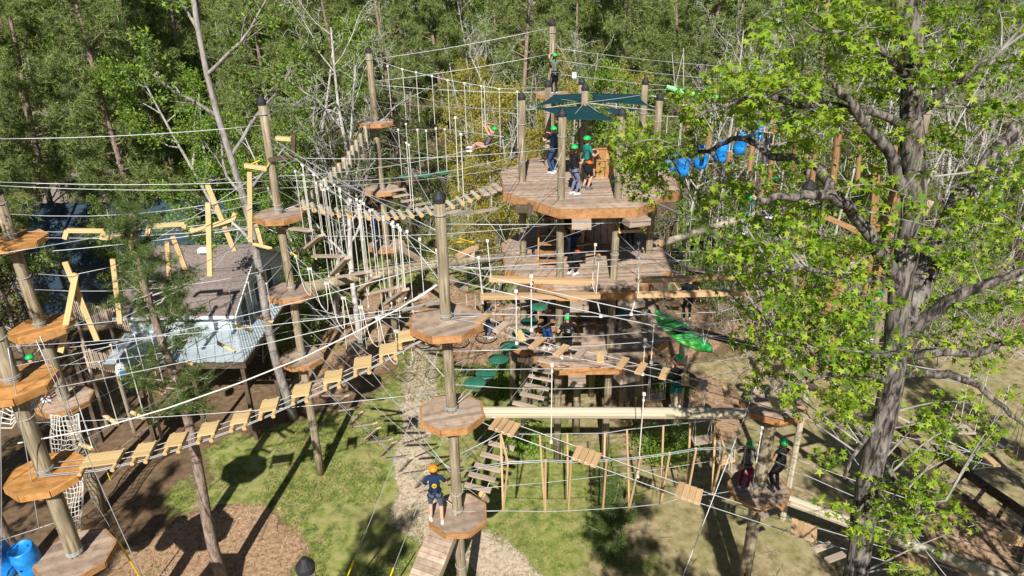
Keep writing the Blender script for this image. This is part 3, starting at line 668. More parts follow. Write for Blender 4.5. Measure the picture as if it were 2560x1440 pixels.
KN = {'slim': ('sapling', 'tree'), 'light': ('leafy_tree', 'tree'), 'bare': ('bare_tree', 'tree'), 'evergreen': ('evergreen_tree', 'tree'), 'yellow': ('yellow_tree', 'tree'), 'pine': ('pine_tree', 'tree'), 'scrub': ('shrub', 'shrub')}
KL = {'slim': ('slim pale grey sapling with sparse twigs in the woods', 'slim saplings in the woods'), 'light': ('slender tree with fresh light green leaves in the woods', 'light green trees in the woods'), 'bare': ('leafless pale grey tree with fine twigs in the woods', 'leafless trees in the woods'),
      'evergreen': ('dense dark evergreen broadleaf tree in the woods', 'dark evergreens in the woods'), 'yellow': ('yellow flowering tree with fine twigs in the woods', 'yellow trees in the woods'),
      'pine': ('tall straight pine with dark green tufts in the woods', 'pines in the woods'), 'scrub': ('low leafy shrub of the forest understory', 'understory shrubs')}
TREES = []
def tree(kind, x, y, s=1., var=None, rot=None, label=None, group=None, sz=1., tilt=(0, 0)):
    var = rng.randrange(3) if var is None else var; rot = rng.uniform(0, 6.28) if rot is None else rot
    tr, lm, h = PROTO[(kind, var)]; nm, cat = KN[kind]
    t = thing(nm, (x, y, 0), label or KL[kind][0], cat, group or (None if label else KL[kind][1]))
    t.rotation_euler = (tilt[0], tilt[1], rot); t.scale = (s, s, s * sz)
    link(bpy.data.objects.new('trunk', tr), t)
    if lm is not None: link(bpy.data.objects.new('crown', lm), t)
    TREES.append((x, y)); return t
def tpx(kind, px, Y, s=1., **k): q = atY(px, 300, Y); return tree(kind, q[0], Y, s, **k)
# trees the photograph lets one tell apart
for px, Y, s, lb in ((283, 37, 1.0, 'pine with dangling dead limbs standing behind the cottage roof'), (412, 46, 1.0, 'straight reddish trunked pine seen above the cottage ridge'), (478, 52, .95, 'slim pine trunk right of the reddish one above the cottage'),
                     (60, 38, .95, 'bushy pine at the upper left corner of the woods'), (700, 42, .9, 'pine crown filling the gap behind the pole by the cottage'), (1010, 47, 1., 'pine with full green crown beyond the far pole'), (1120, 58, 1., 'pine behind the yellow flowering tree'),
                     (1557, 46, 1.05, 'bare stemmed tall pine trunk above the shade sails'), (1578, 52, 1., 'darker pine trunk just right of the bare stemmed one'), (1690, 60, 1.0, 'pine trunk above the pale hanging kayak'), (170, 60, 1.0, 'far pine between the two upper left pines'),
                     (880, 56, 1.0, 'pine standing behind the leafless grey tree'), (1800, 48, .9, 'pine half hidden behind bare twigs at upper right')):
    tpx('pine', px, Y, s, label=lb)
for px, Y, s, lb in ((1240, 37, 1.0, 'large yellow flowering tree behind the ring swings'), (1330, 41, .8, 'smaller yellow flowering tree left of the tower'), (1470, 44, .95, 'yellow flowering tree rising behind the shade sails'), (1190, 36, .7, 'low yellow flowering tree beside the green disc swings'), (1540, 37, .75, 'yellow bush behind the right half of the top deck')):
    tpx('yellow', px, Y, s, label=lb, sz=1.05)
for px, Y, s, lb in ((835, 31, 1.12, 'leafless grey tree with twin trunks behind the zigzag planks'), (780, 33, 1.0, 'leafless grey tree next to the pole by the cottage'), (1215, 62, 1.2, 'bare forked tree above the yellow flowering tree'), (1975, 47, 1.1, 'bare white limbed tree right of the brown pole'), (2440, 40, 1.1, 'bare branching tree at the upper right corner')):
    tpx('bare', px, Y, s, label=lb)
for px, Y, s, lb in ((560, 35, .9, 'light green tree behind the hanging boards'), (690, 36, 1.0, 'light green tree left of the leafless grey trees'), (640, 31.5, .5, 'young light green tree at the back of the cottage')):
    tpx('light', px, Y, s, label=lb)
# the woods: rows of individual trees
def free(x, y, d): return all((x - a)**2 + (y - b)**2 > d*d for a, b in TREES)
def rows(y0, y1, n, kinds, d, smin=.85, smax=1.15, xk=.86):
    c = 0; tries = 0
    while c < n and tries < n * 30:
        tries += 1; y = rng.uniform(y0, y1); x = rng.uniform(-xk * y - 2, xk * y + 3)
        if not free(x, y, d): continue
        if -9 < x < 16 and y < 42 and rng.random() < .55: continue
        if -13 < x < 2 and y < 75 and abs(x + 6.6 * y / 32) < 3.5: continue           # the open gap below the far pole
        if -28 < x < -9 and y < 43: continue
        u = x / y; q = rng.random()
        kk = ('pine' if q < .36 else 'evergreen' if q < .56 else 'light' if q < .78 else 'bare') if u < -.16 else ('pine' if q < .26 else 'evergreen' if q < .42 else 'yellow' if q < .54 else 'bare' if q < .82 else 'light') if u < .2 else ('bare' if q < .5 else 'light' if q < .68 else 'evergreen' if q < .84 else 'pine')
        tree(kk, x, y, rng.uniform(smin, smax)); c += 1
rows(36, 52, 46, None, 2.3)
for i in range(85):
    y = rng.uniform(36, 70); x = rng.uniform(-.45 * y, .8 * y)
    if (-13 < x < 2 and abs(x + 6.6 * y / 32) < 2.6) or (-29 < x < -9 and y < 43): continue
    tree('slim', x, y, rng.uniform(.75, 1.2))
rows(52, 75, 54, None, 3.0); rows(75, 120, 55, None, 4.0, 1., 1.3)
for i in range(110):
    y = rng.uniform(34, 60); x = rng.uniform(-.8 * y, .8 * y)
    if (-13 < x < 10 and y < 46) or (-29 < x < -9 and y < 43): continue
    tree('scrub', x, y, rng.uniform(.6, 1.2))
for i in range(16):
    y = rng.uniform(29, 36); x = rng.choice([rng.uniform(9, 26), rng.uniform(-13, -9)])
    tree('scrub', x, y, rng.uniform(.5, .9))
# left side: dense trees around the cottage
for k, x, y, s in (('pine', -24, 31, .8), ('evergreen', -23, 28, .8), ('evergreen', -20.5, 33.2, .6), ('pine', -29, 41.5, .9), ('pine', -21.5, 42.5, .85), ('evergreen', -27, 36 - 5.5, .9), ('pine', -16.2, 43, .9), ('pine', -12.2, 38.4, .8), ('light', -14.5, 41.8, .9), ('light', -18.8, 42.2, .8), ('evergreen', -11.6, 41.5, .8), ('light', -10.6, 33.2, .75), ('evergreen', -10.8, 35.5, .7)): tree(k, x, y, s)
# trees beside and behind the viewpoint, whose shade falls into the picture
for k, x, y, s in (('pine', -18.6, 10.5, .66), ('pine', -14.9, 5.2, .55), ('pine', -19.5, 13, .7), ('evergreen', -20.8, 17.5, .7), ('pine', -22.5, 21.5, .7)):
    tree(k, x, y, s, label={-18.6: 'pine just outside the left edge shading the net', -14.9: 'pine below the left edge of the view', -19.5: 'pine beyond the left edge shading the cottage porch', -20.8: 'evergreen at the far left edge beside the railing', -22.5: 'pine at the left edge behind the dark pole', -13.2: 'pine below the left edge of the view'}[x])
for x, y, s in ((-5.0, 3.6, .58), (2.6, 3.2, .57)):
    tree('pine', x, y, s, label={-5.0: 'young pine below the view left of the ramp', 2.6: 'young pine below the view casting shade right of the ramp', 5.0: 'young pine below the view near the big tree'}[x])
tree('light', 8.4, 5.0, .72, label='unseen leafy tree added below the lower right corner to shade the two climbers'); tree('light', 11.8, 6.6, .8, label='unseen leafy tree added for shade beyond the lower right corner'); tree('evergreen', 7.0, 2.6, .92, label='unseen evergreen added below the right half to shade the climbers'); tree('evergreen', 10.4, 3.6, .9, label='unseen evergreen added for shade below the lower right corner'); tree('evergreen', 15.5, 9.0, .95, label='unseen evergreen added beyond the right edge to shade the rails'); tree('pine', 18.5, 12.5, .7, label='unseen pine added for shade beyond the right edge')  # unseen occluder trees, added to shade the lower right ground and the climbers
# far wood that reads as one mass
P = []; rs = np.random.RandomState(77)
n = 60000; Y = 118 + rs.rand(n) * 40; X = (rs.rand(n) * 2 - 1) * (Y * 1.15); Z = rs.rand(n) ** .8 * (17 + 7 * vnoise(X, Y, 7, 3) + 4 * vnoise(X, Y, 2.5, 5))
me = leafmesh('far_wood', np.stack([X, Y, Z], 1), .75, OVALV, OVALF, M['lf_dark'], .2, 6)
tag(mobj('far_wood', me), 'distant wall of dark woodland closing the view', 'woodland', kind='stuff')
# understory twigs and dead leaves in the woods
mb = MB(); r_ = random.Random(3)
for i in range(6800):
    y = r_.uniform(33, 80) if r_.random() < .8 else r_.uniform(28, 34); x = r_.uniform(-.85 * y, .85 * y)
    if (-11 < x < 11 and y < 37) or (-29 < x < -9.5 and y < 41): continue
    if abs(x + 6.6 * y / 32) < 2.2 and r_.random() < .85: continue
    mb.tube(wander(V(x, y, 0), V(r_.gauss(0, .5), r_.gauss(0, .5), 1), r_.uniform(1, 4.5) * (1.8 if r_.random() < .25 else 1), 4, .25, 0, r_), [.020, .016, .012, .010, .007], 3, cap=False)
tag(mb.build('undergrowth', M['bark_twig'], None, True), 'tangle of thin bare saplings and brush on the forest floor', 'undergrowth', kind='stuff')
n = 60000; Y = 33 + rs.rand(n) ** 1.3 * 60; X = (rs.rand(n) * 2 - 1) * Y * .85; k = (vnoise(X, Y, 2.0, 8) > .45) & ~((np.abs(X) < 11) & (Y < 38)) & ~((X > -29) & (X < -9.5) & (Y < 41)) & (np.abs(X + 6.6 * Y / 32) > 2.4)
X, Y = X[k], Y[k]; Z = rs.rand(len(X)) ** 1.6 * (2.6 * vnoise(X, Y, 2.6, 9) + .4)
tag(mobj('ground_cover', leafmesh('ground_cover', np.stack([X, Y, Z], 1), .10, OVALV, OVALF, M['lf_light'], .4, 16)), 'low green growth covering the forest floor', 'undergrowth', kind='stuff')
k = rs.rand(len(X)) < .5
tag(mobj('leaf_litter', leafmesh('leaf_litter', np.stack([X[k] + rs.randn(k.sum()) * 1.2, Y[k] + rs.randn(k.sum()) * 1.2, rs.rand(k.sum()) * .9], 1), .11, OVALV, OVALF, M['lf_brown'], .4, 18)), 'dry brown brush and leaf litter under the trees', 'undergrowth', kind='stuff')

# shrubs below the tower
def shrub(label, x, y, r, h, n, m_, seed, size=.055):
    t = thing('shrub', (x, y, 0), label, 'shrub'); r_ = random.Random(seed); mb = MB(); P = []
    for i in range(26):
        pts = wander(V(x, y, 0), V(r_.gauss(0, .55), r_.gauss(0, .55), 1), h * r_.uniform(.7, 1.05), 5, .15, 0, r_); pts = [V(x + (p[0]-x) * r, y + (p[1]-y) * r, p[2]) for p in pts]
        mb.tube(pts, [.015, .013, .01, .008, .006, .004], 3, cap=False); P += pts[2:]
    mb.build('stem', M['bark_twig'], t); rs = np.random.RandomState(seed); P = np.array(P)
    Q = P[rs.randint(0, len(P), n)] + rs.randn(n, 3) * V(.2 * r, .2 * r, .13)
    Q[:, 2] = np.clip(Q[:, 2], .05, None)
    mobj('foliage', leafmesh('foliage', Q - V(x, y, 0), size, OVALV, OVALF, m_, .35, seed), t)
for lb, px, py, r, h, n, sd in (('rounded shrub under the big log right of the bottom steps', 1310, 1130, 1.0, 1.2, 2600, 1), ('large shrub under the log and right of the tower posts', 1665, 1150, 1.35, 1.5, 3600, 2), ('small shrub at the left foot of the tower', 1262, 990, .8, .9, 1500, 3), ('shrub between the tower posts', 1478, 980, .6, .7, 900, 4), ('dark shrub behind the hanging planks right of the tower', 1680, 985, 1.1, 1.0, 2400, 5), ('shrub touching the front left foot of the lower deck', 1250, 930, .8, .9, 1200, 6), ('shrub far behind the rope loops', 1040, 640, 1.0, 1.0, 1500, 8)):
    q = atZ(px, py, 0); shrub(lb, q[0], q[1], r, h, n, M['lf_dark'] if sd in (5, 8) else M['lf_light'], sd, .06 if sd != 5 else .07)

# pines near the viewer
def near_pine(label, x, y, h, r, zlow, n, seed, LB, size=.19, mt=None):
    r_ = random.Random(seed); t = thing('pine_tree', (x, y, 0), label, 'tree'); mb = MB(); tips = []
    k = 12; pts = [V(x + .10*math.sin(i*.7 + seed), y + .06*math.cos(i*.9), h * i / k - .05) for i in range(k + 1)]
    mb.tube(pts, [r * (1 - .72 * (i / k) ** 1.3) for i in range(k + 1)], 12)
    tr = mb.build('trunk', M['bark_pine'], t, True); mb = MB()
    for i in range(n):
        z = zlow + (h - zlow) * (i + r_.random()) / n; a = r_.uniform(0, 6.28); u = (z - zlow) / (h - zlow)
        L_ = LB * (1 - .75 * u) * r_.uniform(.6, 1.1) * min(1, .45 + 2 * u); bp = wander(V(x, y, z), V(math.cos(a), math.sin(a), r_.uniform(-.25, .25)), L_, 6, .13, .05, r_)
        mb.tube(bp, [.028, .022, .018, .014, .011, .009, .006], 4, cap=False)
        for j in range(2, 7):
            for q in range(3):
                d = unit(V(r_.gauss(0, 1), r_.gauss(0, 1), r_.gauss(.1, .6))); sp = wander(bp[j], d, r_.uniform(.15, .5), 3, .2, .1, r_); mb.tube(sp, [.009, .007, .005, .004], 3, cap=False); tips += sp[1:]
        tips.append(bp[-1])
    mb.build('limbs', M['bark_twig'], t, True)
    P = np.array(tips) - V(x, y, 0); mobj('crown', leafmesh('needles', P, size, *TUFTN, mt or M['needle_near'], .35, seed, .25), t); return t
q = atY(505, 1230, 15.6); near_pine('young pine with thin grey trunk crossing in front of the cottage', q[0], 15.6, 12.2, .175, 6.6, 34, 4, 2.1)
near_pine('pine branch tips reaching in at the upper left edge', -15.9, 16.4, 14.4, .2, 9.6, 22, 9, 2.6, .2)
q = atZ(1525, 1420, 0); near_pine('small bushy pine growing on the dry lawn under the frames', q[0], q[1], 3.4, .07, .5, 22, 12, 1.0, .2)
q = atZ(1490, 1190, 0)
# grey trunk standing at the corner of the cottage
def stem_tree(label, x, y, h, r, seed, kids, leaf, lean=(0, 0), m_='bark_grey'):
    r_ = random.Random(seed); t = thing('grey_tree', (x, y, 0), label, 'tree'); mb = MB(); tips = []
    k = 12; pts = [V(x + lean[0] * (i / k) + .12*math.sin(i*.8 + seed), y + lean[1] * i / k + .08*math.cos(i), h * i / k - .05) for i in range(k + 1)]
    mb.tube(pts, [r * (1.1 - .65 * (i / k)) for i in range(k + 1)], 12); mb.build('trunk', M[m_], t, True); mb = MB()
    sp = {0: dict(n=7, w=.14, up=.07, c=8, t0=.2, a=(25, 60), lr=.45, sides=5), 1: dict(n=5, w=.2, c=5, t0=.2, a=(25, 60), lr=.5, sides=3), 2: dict(n=3, w=.22, sides=3), 'rmin': .006}
    for z, a, L_, el in kids:
        u = z / h; p = pts[int(u * k)]; grow(mb, r_, p, V(math.cos(a)*math.cos(el), math.sin(a)*math.cos(el), math.sin(el)), L_, r * .42, 0, sp, tips)
    mb.build('limbs', M[m_], t, True)
    if leaf:
        P = np.array(tips) - V(x, y, 0); rs = np.random.RandomState(seed); n = int(len(P) * leaf[2]); P = P[rs.randint(0, len(P), n)] + rs.randn(n, 3) * .14
        mobj('crown', leafmesh('leaves', P, leaf[1], OVALV, OVALF, leaf[0], .3, seed), t)
M['bark_mid'] = bark('grey_bark', [(.13,.115,.10), (.27,.245,.22), (.40,.375,.35)], (6, 6, 2))
stem_tree('grey trunked tree at the cottage corner with white upper limbs', -9.5, 24.6, 17.2, .18, 3, [(10.5, 2.6, 4.0, .5), (12.4, .3, 5.0, .6), (13.5, 3.6, 3.5, .7), (14.8, -.4, 4.2, .5), (15.8, 1.8, 3.2, .8), (11.4, 1.2, 3.6, .7), (9.2, -2.6, 2.2, .4), (16.5, 2.4, 2.6, .9)], (M['lf_light'], .075, 4.5), (-1.0, .2), 'bark_mid')
def boughs_on(label): pass

# ------------------------------------------------------------------ the big leafy tree
BT = [(9.1, [(2120, 1500), (2140, 1440), (2172, 1200), (2222, 1000), (2240, 850), (2255, 700), (2285, 520), (2283, 400), (2278, 260), (2290, 150), (2268, 40), (2262, -40)])]
bt = thing('big_tree', (atY(2120, 1500, 9.1)[0] + .1, 9.1, 0), 'big foreground tree with dark furrowed trunk and bright star leaves', 'tree')
tp = [atY(x, y, 9.1) for x, y in BT[0][1]]; b0 = tp[0]
tp = [V(b0[0] + .18, 9.1, -.1), V(b0[0] + .12, 9.1, 2.5), V(b0[0] + .05, 9.1, 5.0)] + tp + [V(tp[-1][0] - .1, 9.0, 19.5), V(tp[-1][0] + .2, 9.2, 22.5)]
def dense(pts, k=5):
    pts = [np.array(p, float) for p in pts]; out = []
    for i in range(len(pts) - 1):
        p0, p1, p2, p3 = pts[max(i-1, 0)], pts[i], pts[i+1], pts[min(i+2, len(pts)-1)]
        for j in range(k):
            t = j / k; out.append(.5 * ((2*p1) + (p2 - p0)*t + (2*p0 - 5*p1 + 4*p2 - p3)*t*t + (3*p1 - p0 - 3*p2 + p3)*t**3))
    return out + [pts[-1]]
tp = dense(tp); kz = len(tp); r_ = random.Random(8)
mb = MB(); mb.tube(tp, [(.262 - .165 * min(1, max(0, p[2] / 21))) * (1 + .05 * r_.uniform(-1, 1)) for p in tp], 18)
mb.build('trunk', M['bark_big'], bt, True)
LIMB = [  # (radius, [(px, py, Y) ...])
 (.105, [(2262, 740, 9.1), (2215, 650, 8.9), (2140, 545, 8.6), (2075, 490, 8.3), (1985, 490, 8.0), (1900, 500, 7.8)]),
 (.07, [(2075, 490, 8.3), (2060, 430, 8.5), (2000, 400, 8.9), (1930, 385, 9.5), (1860, 345, 10.1), (1800, 365, 10.6), (1730, 385, 11.0), (1640, 400, 11.6)]),
 (.17, [(2265, 800, 9.1), (2330, 640, 9.5), (2400, 500, 9.9), (2480, 390, 10.2), (2560, 290, 10.4), (2680, 140, 10.6)]),
 (.09, [(2282, 560, 9.1), (2230, 400, 8.8), (2170, 320, 8.5), (2120, 250, 8.3), (2060, 190, 8.2)]),
 (.10, [(2275, 830, 9.1), (2370, 755, 8.8), (2460, 710, 8.6), (2560, 675, 8.5), (2680, 640, 8.4)]),
 (.085, [(2265, 890, 9.1), (2350, 880, 8.8), (2440, 885, 8.6), (2500, 860, 8.5), (2600, 850, 8.5)]),
 (.075, [(2245, 935, 9.1), (2350, 935, 8.7), (2430, 955, 8.4), (2490, 1000, 8.2), (2560, 1060, 8.1)]),
 (.06, [(2250, 830, 9.1), (2330, 850, 8.7), (2380, 855, 8.5)]),
 (.06, [(2240, 900, 9.1), (2160, 880, 8.8), (2080, 870, 8.5), (1990, 840, 8.3), (1930, 830, 8.2)]),
 (.05, [(2230, 960, 9.1), (2150, 930, 8.7), (2060, 940, 8.4), (1980, 960, 8.2), (1910, 940, 8.0)]),
 (.055, [(2258, 720, 9.1), (2180, 700, 8.6), (2100, 690, 8.2), (2000, 670, 8.0), (1890, 690, 7.8)]),
 (.05, [(2285, 300, 9.1), (2350, 240, 8.8), (2420, 190, 8.6), (2500, 120, 8.5)]),
 (.05, [(2280, 200, 9.1), (2200, 130, 8.7), (2120, 90, 8.5), (2030, 70, 8.4)]),
 (.06, [(2285, 330, 9.1), (2180, 280, 8.6), (2000, 260, 8.3), (1890, 240, 8.2), (1740, 290, 8.2)]),
 (.05, [(2195, 1130, 9.1), (2260, 1230, 8.7), (2310, 1280, 8.4), (2360, 1250, 8.2)]),
 (.05, [(2190, 1060, 9.1), (2140, 1130, 8.7), (2110, 1200, 8.5)])]
skel = [p for p in tp if p[2] > 7]; limbs = []
for i, (r, pl) in enumerate(LIMB):
    pts = dense([atY(*p) for p in pl], 4); pts = [p + V(r_.gauss(0, .015), r_.gauss(0, .015), r_.gauss(0, .015)) for p in pts]; k = len(pts)
    MB().tube(pts, [r * (1.05 - .72 * j / (k - 1)) for j in range(k)], 10).build('limb', M['bark_big'], bt, True); skel += pts[1:]
    limbs += pts
BOUGH = [(2050,40),(2150,60),(2230,100),(2020,110),(1960,90),(2100,130),(2180,180),(2060,190),(2330,30),(2320,130),(2350,200),(2380,170),(1890,250),(1850,275),(1720,265),(1830,205),(1730,310),(1900,300),(1940,260),(1560,350),(1620,370),(1670,390),(1565,425),(1640,425),(1660,465),(1830,465),(1600,395),(2000,290),(2060,270),(2110,320),(2180,250),(2240,220),(2300,200),(2240,150),(2130,185),(2160,340),(2060,335),(2200,430),(2260,480),(2330,330),(2390,340),(2450,300),(2500,220),(2400,60),(2450,130),(2530,60),(2540,150),(2480,30),(1900,525),(1950,500),(1850,560),(1930,560),(2000,570),(1870,620),(1950,610),(2050,580),(2080,620),(2000,640),(1830,640),(1900,660),(2100,650),(1960,445),(1850,485),(1780,485),(1760,560),(1800,605),(1960,700),(1900,725),(2080,720),(2130,760),(2180,790),(2060,760),(2130,700),(1870,765),(1920,790),(1960,820),(1900,830),(2000,840),(2060,830),(2100,800),(1940,870),(1990,890),(2060,880),(2130,850),(2190,860),(1920,920),(1960,950),(1900,965),(2080,900),(2140,930),(2200,890),(2100,970),(2060,940),(2150,990),(2210,960),(2330,560),(2380,540),(2430,600),(2480,620),(2530,640),(2420,660),(2360,670),(2500,560),(2540,580),(2450,520),(2470,760),(2400,760),(2530,760),(2350,820),(2300,780),(2330,870),(2420,840),(2520,850),(2450,900),(2420,1000),(2350,1020),(2430,1050),(2500,1060),(2540,1000),(2460,1110),(2300,1060),(2380,1100),(2100,1000),(2080,1030),(2210,1030),(2190,1010),(2270,1150),(2230,1210),(2140,1160),(2290,1240),(2220,1290),(2310,1270),(2380,1260),(2440,1300),(2380,1200),(2190,1250),(2120,1290),(2330,1330),(2250,1330),(2160,1340),(2300,1410),(2010,350),(2040,410),(1600,470),(1960,200),(2010,30),(1890,130),(2250,30),(2210,330),(2290,620),(2200,590),(2160,640),(1760,660),(2230,740),(2000,760),(2030,900),(2250,60),(2570,400),(2550,470),(2470,440),(2560,300),(1545,365),(1600,345),(1650,360),(1585,405),(1625,450),(1680,375),(1720,340),(1745,280),(1700,245),(1780,225),(1835,245),(1880,225),(1935,235),(1540,400),(1610,500),(1570,455),(1815,520),(1790,640),(1880,590),(1920,650),(2020,520),(2120,480),(1860,700),(1990,795),(1885,870),(1930,760),(2020,700)]
mb = MB(); LP = []; sk = np.array(skel); r2 = np.random.RandomState(4)
def bough(c, nt_=7, rad=.34):
    d = np.linalg.norm(sk - c, axis=1) + np.maximum(0, sk[:, 2] - c[2]) * .8; a = sk[int(np.argmin(d))]
    L_ = np.linalg.norm(c - a); mid = (a + c) / 2 + V(r_.gauss(0, .06), r_.gauss(0, .06), .12 * L_ * r_.uniform(-.6, 1)); bp = dense([a, mid, c], 4)
    mb.tube(bp, [max(.020 * min(1, L_ / 1.2) * (1 - .7 * i / (len(bp) - 1)), .006) for i in range(len(bp))], 5, cap=False)
    dir_ = unit(c - a)
    for i in range(nt_):
        q = bp[r_.randrange(len(bp) // 2, len(bp))]; d = unit(dir_ * .5 + V(r_.gauss(0, .8), r_.gauss(0, .8), r_.gauss(.05, .45)))
        tw = wander(q, d, rad * r_.uniform(.5, 1.2), 4, .18, .02, r_); mb.tube(tw, [.0055, .0045, .004, .003, .002], 3, cap=False)
        for t in tw[1:]:
            for k in range(1): LP.append(t + V(*(r2.randn(3) * .045)))
        for k in range(6): LP.append(tw[-1] + V(*(r2.randn(3) * V(.085, .085, .045))))
TRX = [(0, 2268), (150, 2290), (400, 2283), (520, 2285), (700, 2255), (1000, 2222), (1200, 2172), (1440, 2140)]
for x, y in BOUGH:
    tx = float(np.interp(y, [a for a, _ in TRX], [b for _, b in TRX]))
    if abs(x - tx) < 75 and r_.random() < .35: x = tx + (95 if x > tx else -95)
    Y = (11.5 if x < 1780 else 10.0 if x < 1880 else 8.8) + r_.gauss(0, .75) + (.5 if x > 2350 else 0)
    bough(atY(x + r_.gauss(0, 8), y + r_.gauss(0, 8), Y))
for i in range(60):
    bough(V(r_.uniform(5.0, 10.0), r_.uniform(7.6, 11.6), r_.uniform(17.6, 21.5)), 8, .55)
M['bark_gumtwig'] = bark('gum_twig', [(.12,.11,.09), (.27,.25,.21), (.40,.38,.34)], (5, 5, 2), .3)
mb.build('twigs', M['bark_gumtwig'], bt, True)
LP = np.array(LP); o0 = org(bt); dcam = np.linalg.norm(LP - CP, axis=1); inview = LP[:, 2] < 17; order = np.argsort(dcam + 100 * ~inview)
near, rest = LP[order[:300]], LP[order[300:]]
star = bpy.data.meshes.new('star_leaf'); star.from_pydata(STARV.tolist(), [], STARF.tolist()); star.materials.append(M['lf_gum'])
RF = rand_frames(300, .55, r2)
for i, p in enumerate(near): piece('leaf', star, bt, p, RF[i], [.063 * r2.uniform(.75, 1.2)] * 3)
o = mobj('leaves', leafmesh('leaves', rest - o0, .063, STARV, STARF, M['lf_gum'], .5, 14, .4), bt); o['kind'] = 'stuff'
# ------------------------------------------------------------------ rope course elements
def bridge(name, label, a, cat='rope bridge', group=None): return thing(name, a, label, cat, group)
def X3(p, z): return V(p[0], p[1], z)
TL, TF, TFL = (-.2, 23.6), (2.6, 20.5), (.6, 21.3)

# square plank steps on log spacers, left edge pole to the central pole
A, B = (P1[0] + .7, P1[1] + .1), (P4[0] - .6, P4[1])
f = plane(A, B); nrm = unit(V(B[1] - A[1], -(B[0] - A[0]), 0)); nrm = nrm if nrm[1] < 0 else -nrm
br = bridge('plank_bridge', 'bridge of square fresh pine platforms on log spacers climbing to the central pole', f(600, 1050))
SQ = [(255, 1147, .82), (360, 1124, .40), (440, 1099, .40), (521, 1072, .40), (602, 1043, .40), (673, 1013, .40), (754, 976, .41), (833, 941, .42), (907, 906, .42), (971, 872, .43), (1033, 836, .72)]
ctr = [f(x, y) for x, y, w_ in SQ]
for i, (c, (x, y, w_)) in enumerate(zip(ctr, SQ)):
    d = unit((ctr[min(i+1, 10)] - ctr[max(i-1, 0)])); d = unit(V(d[0], d[1], d[2] * .25)); dp = .17
    for k in (-1, 0, 1): plank(br, c + nrm * k * dp - d * w_ / 2, c + nrm * k * dp + d * w_ / 2, dp - .008, .035, 'yellow', name='board')
    for s in (-1, 1):
        q = c + d * s * (w_ / 2 - .05) - V(0, 0, .07); rod(br, q - nrm * .36, q + nrm * .42, .10, 'yellow', 'log_spacer')
for o_ in (-.22, .0, .24, .30):
    pts = [X3(P1, 6.75) + nrm * o_] + [c + nrm * o_ - V(0, 0, .12) for c in ctr] + [X3(P4, 9.75) + nrm * o_]; rope_part(br, pts, .011)
# thick hand rope above it
f = plane(P1, P4)
hr = MB().tube([f(45, 1108), f(250, 1070), f(420, 1020), f(600, 957), f(760, 893), f(900, 825), f(1000, 770), f(1092, 712)], .018, 6).build('hand_rope', M['rope'], None, True, loc=f(45, 1108))
tag(hr, 'thick white hand rope rising from the left edge pole to the central pole', 'rope')
MB().tube([f(1035, 752), f(1060, 735), f(1092, 712)], .027, 6).build('splice', M['rope'], hr, True)

# hanging log bars, from the left poles to the cottage pole
f = plane(P1, (P3[0], P3[1])); lb_ = bridge('swing_log_walk', 'row of small log bars hung on white ropes across the lower left', f(300, 1000), 'swing bridge')
TOPN = [(176, 944), (250, 910), (319, 876), (392, 842), (500, 792), (560, 765), (605, 742), (650, 720)]
BAR = [((193, 1107), (232, 1122)), ((257, 1035), (296, 1062)), ((325, 1028), (362, 1046)), ((372, 970), (416, 986)), ((470, 905), (505, 920)), ((545, 858), (588, 879)), ((590, 812), (630, 828)), ((636, 790), (683, 805))]
nb = unit(V(P3[1] - P1[1], -(P3[0] - P1[0]), 0)); nb = nb if nb[1] < 0 else -nb
tops = [[], []]
for (l, r_2), tn in zip(BAR, TOPN):
    a = f(*l, -.3); b_ = f(*r_2, .3); rod(lb_, a, b_, .11, 'yellow', 'log_step')
    ht = f(*tn, .3)[2]
    for e, s in ((a, 1), (b_, 0)):
        tpt = V(e[0], e[1], ht + .03); rod(lb_, e + V(0, 0, .03), tpt, .022); clipbox(lb_, tpt, .06); clipbox(lb_, e + V(0, 0, .05), .05); tops[s].append(tpt)
for s in (0, 1): rope_part(lb_, [X3(P1, tops[s][0][2] - .3) + nb * (.3 - .6 * s)] + tops[s] + [X3(P3, tops[s][-1][2] + .5) + nb * (.3 - .6 * s)], .012)
for z0_, z1_ in ((7.6, 9.0),): cable('lower safety cable with green clips from the left edge pole to the cottage pole', X3(P1, 7.8), X3(P3, 8.1), .25)

# hanging boards (crossed planks) and stepped timbers on the far left
f = plane(P2, P3); hb_ = bridge('hanging_board_crossing', 'row of long upright yellow boards, the first two crossed as an X', f(300, 700), 'obstacle')
for a, b_, w_, o_ in (((163, 655), (243, 850), .17, -.12), ((190, 684), (152, 880), .17, .12), ((282, 648), (301, 808), .15, 0), ((322, 592), (368, 752), .15, 0), ((432, 590), (470, 690), .15, -.1), ((418, 605), (424, 700), .13, .1), ((520, 507), (525, 690), .15, .1), ((519, 461), (586, 627), .15, -.1), ((624, 430), (626, 605), .14, 0), ((640, 560), (655, 615), .12, -.1)):
    plank(hb_, f(*a, o_), f(*b_, o_), w_, .07, 'yellow', (nrm[0], nrm[1], .3), 'upright_board')
for ys in ((690, 735, 640, 520, 450), (815, 850, 790, 690, 560)):
    rope_part(hb_, [f(95, ys[0] - 5)] + [f(x, y) for x, y in ((170, ys[0]), (290, (ys[0] + ys[2]) / 2), (420, (ys[2] + ys[3]) / 2), (520, ys[3]), (625, ys[4]))] + [f(675, ys[4] - 25)], .010)
zz = bridge('stepped_timber_beam', 'zigzag of pale bracket shaped timbers strung above the cottage roof', f(300, 590), 'obstacle')
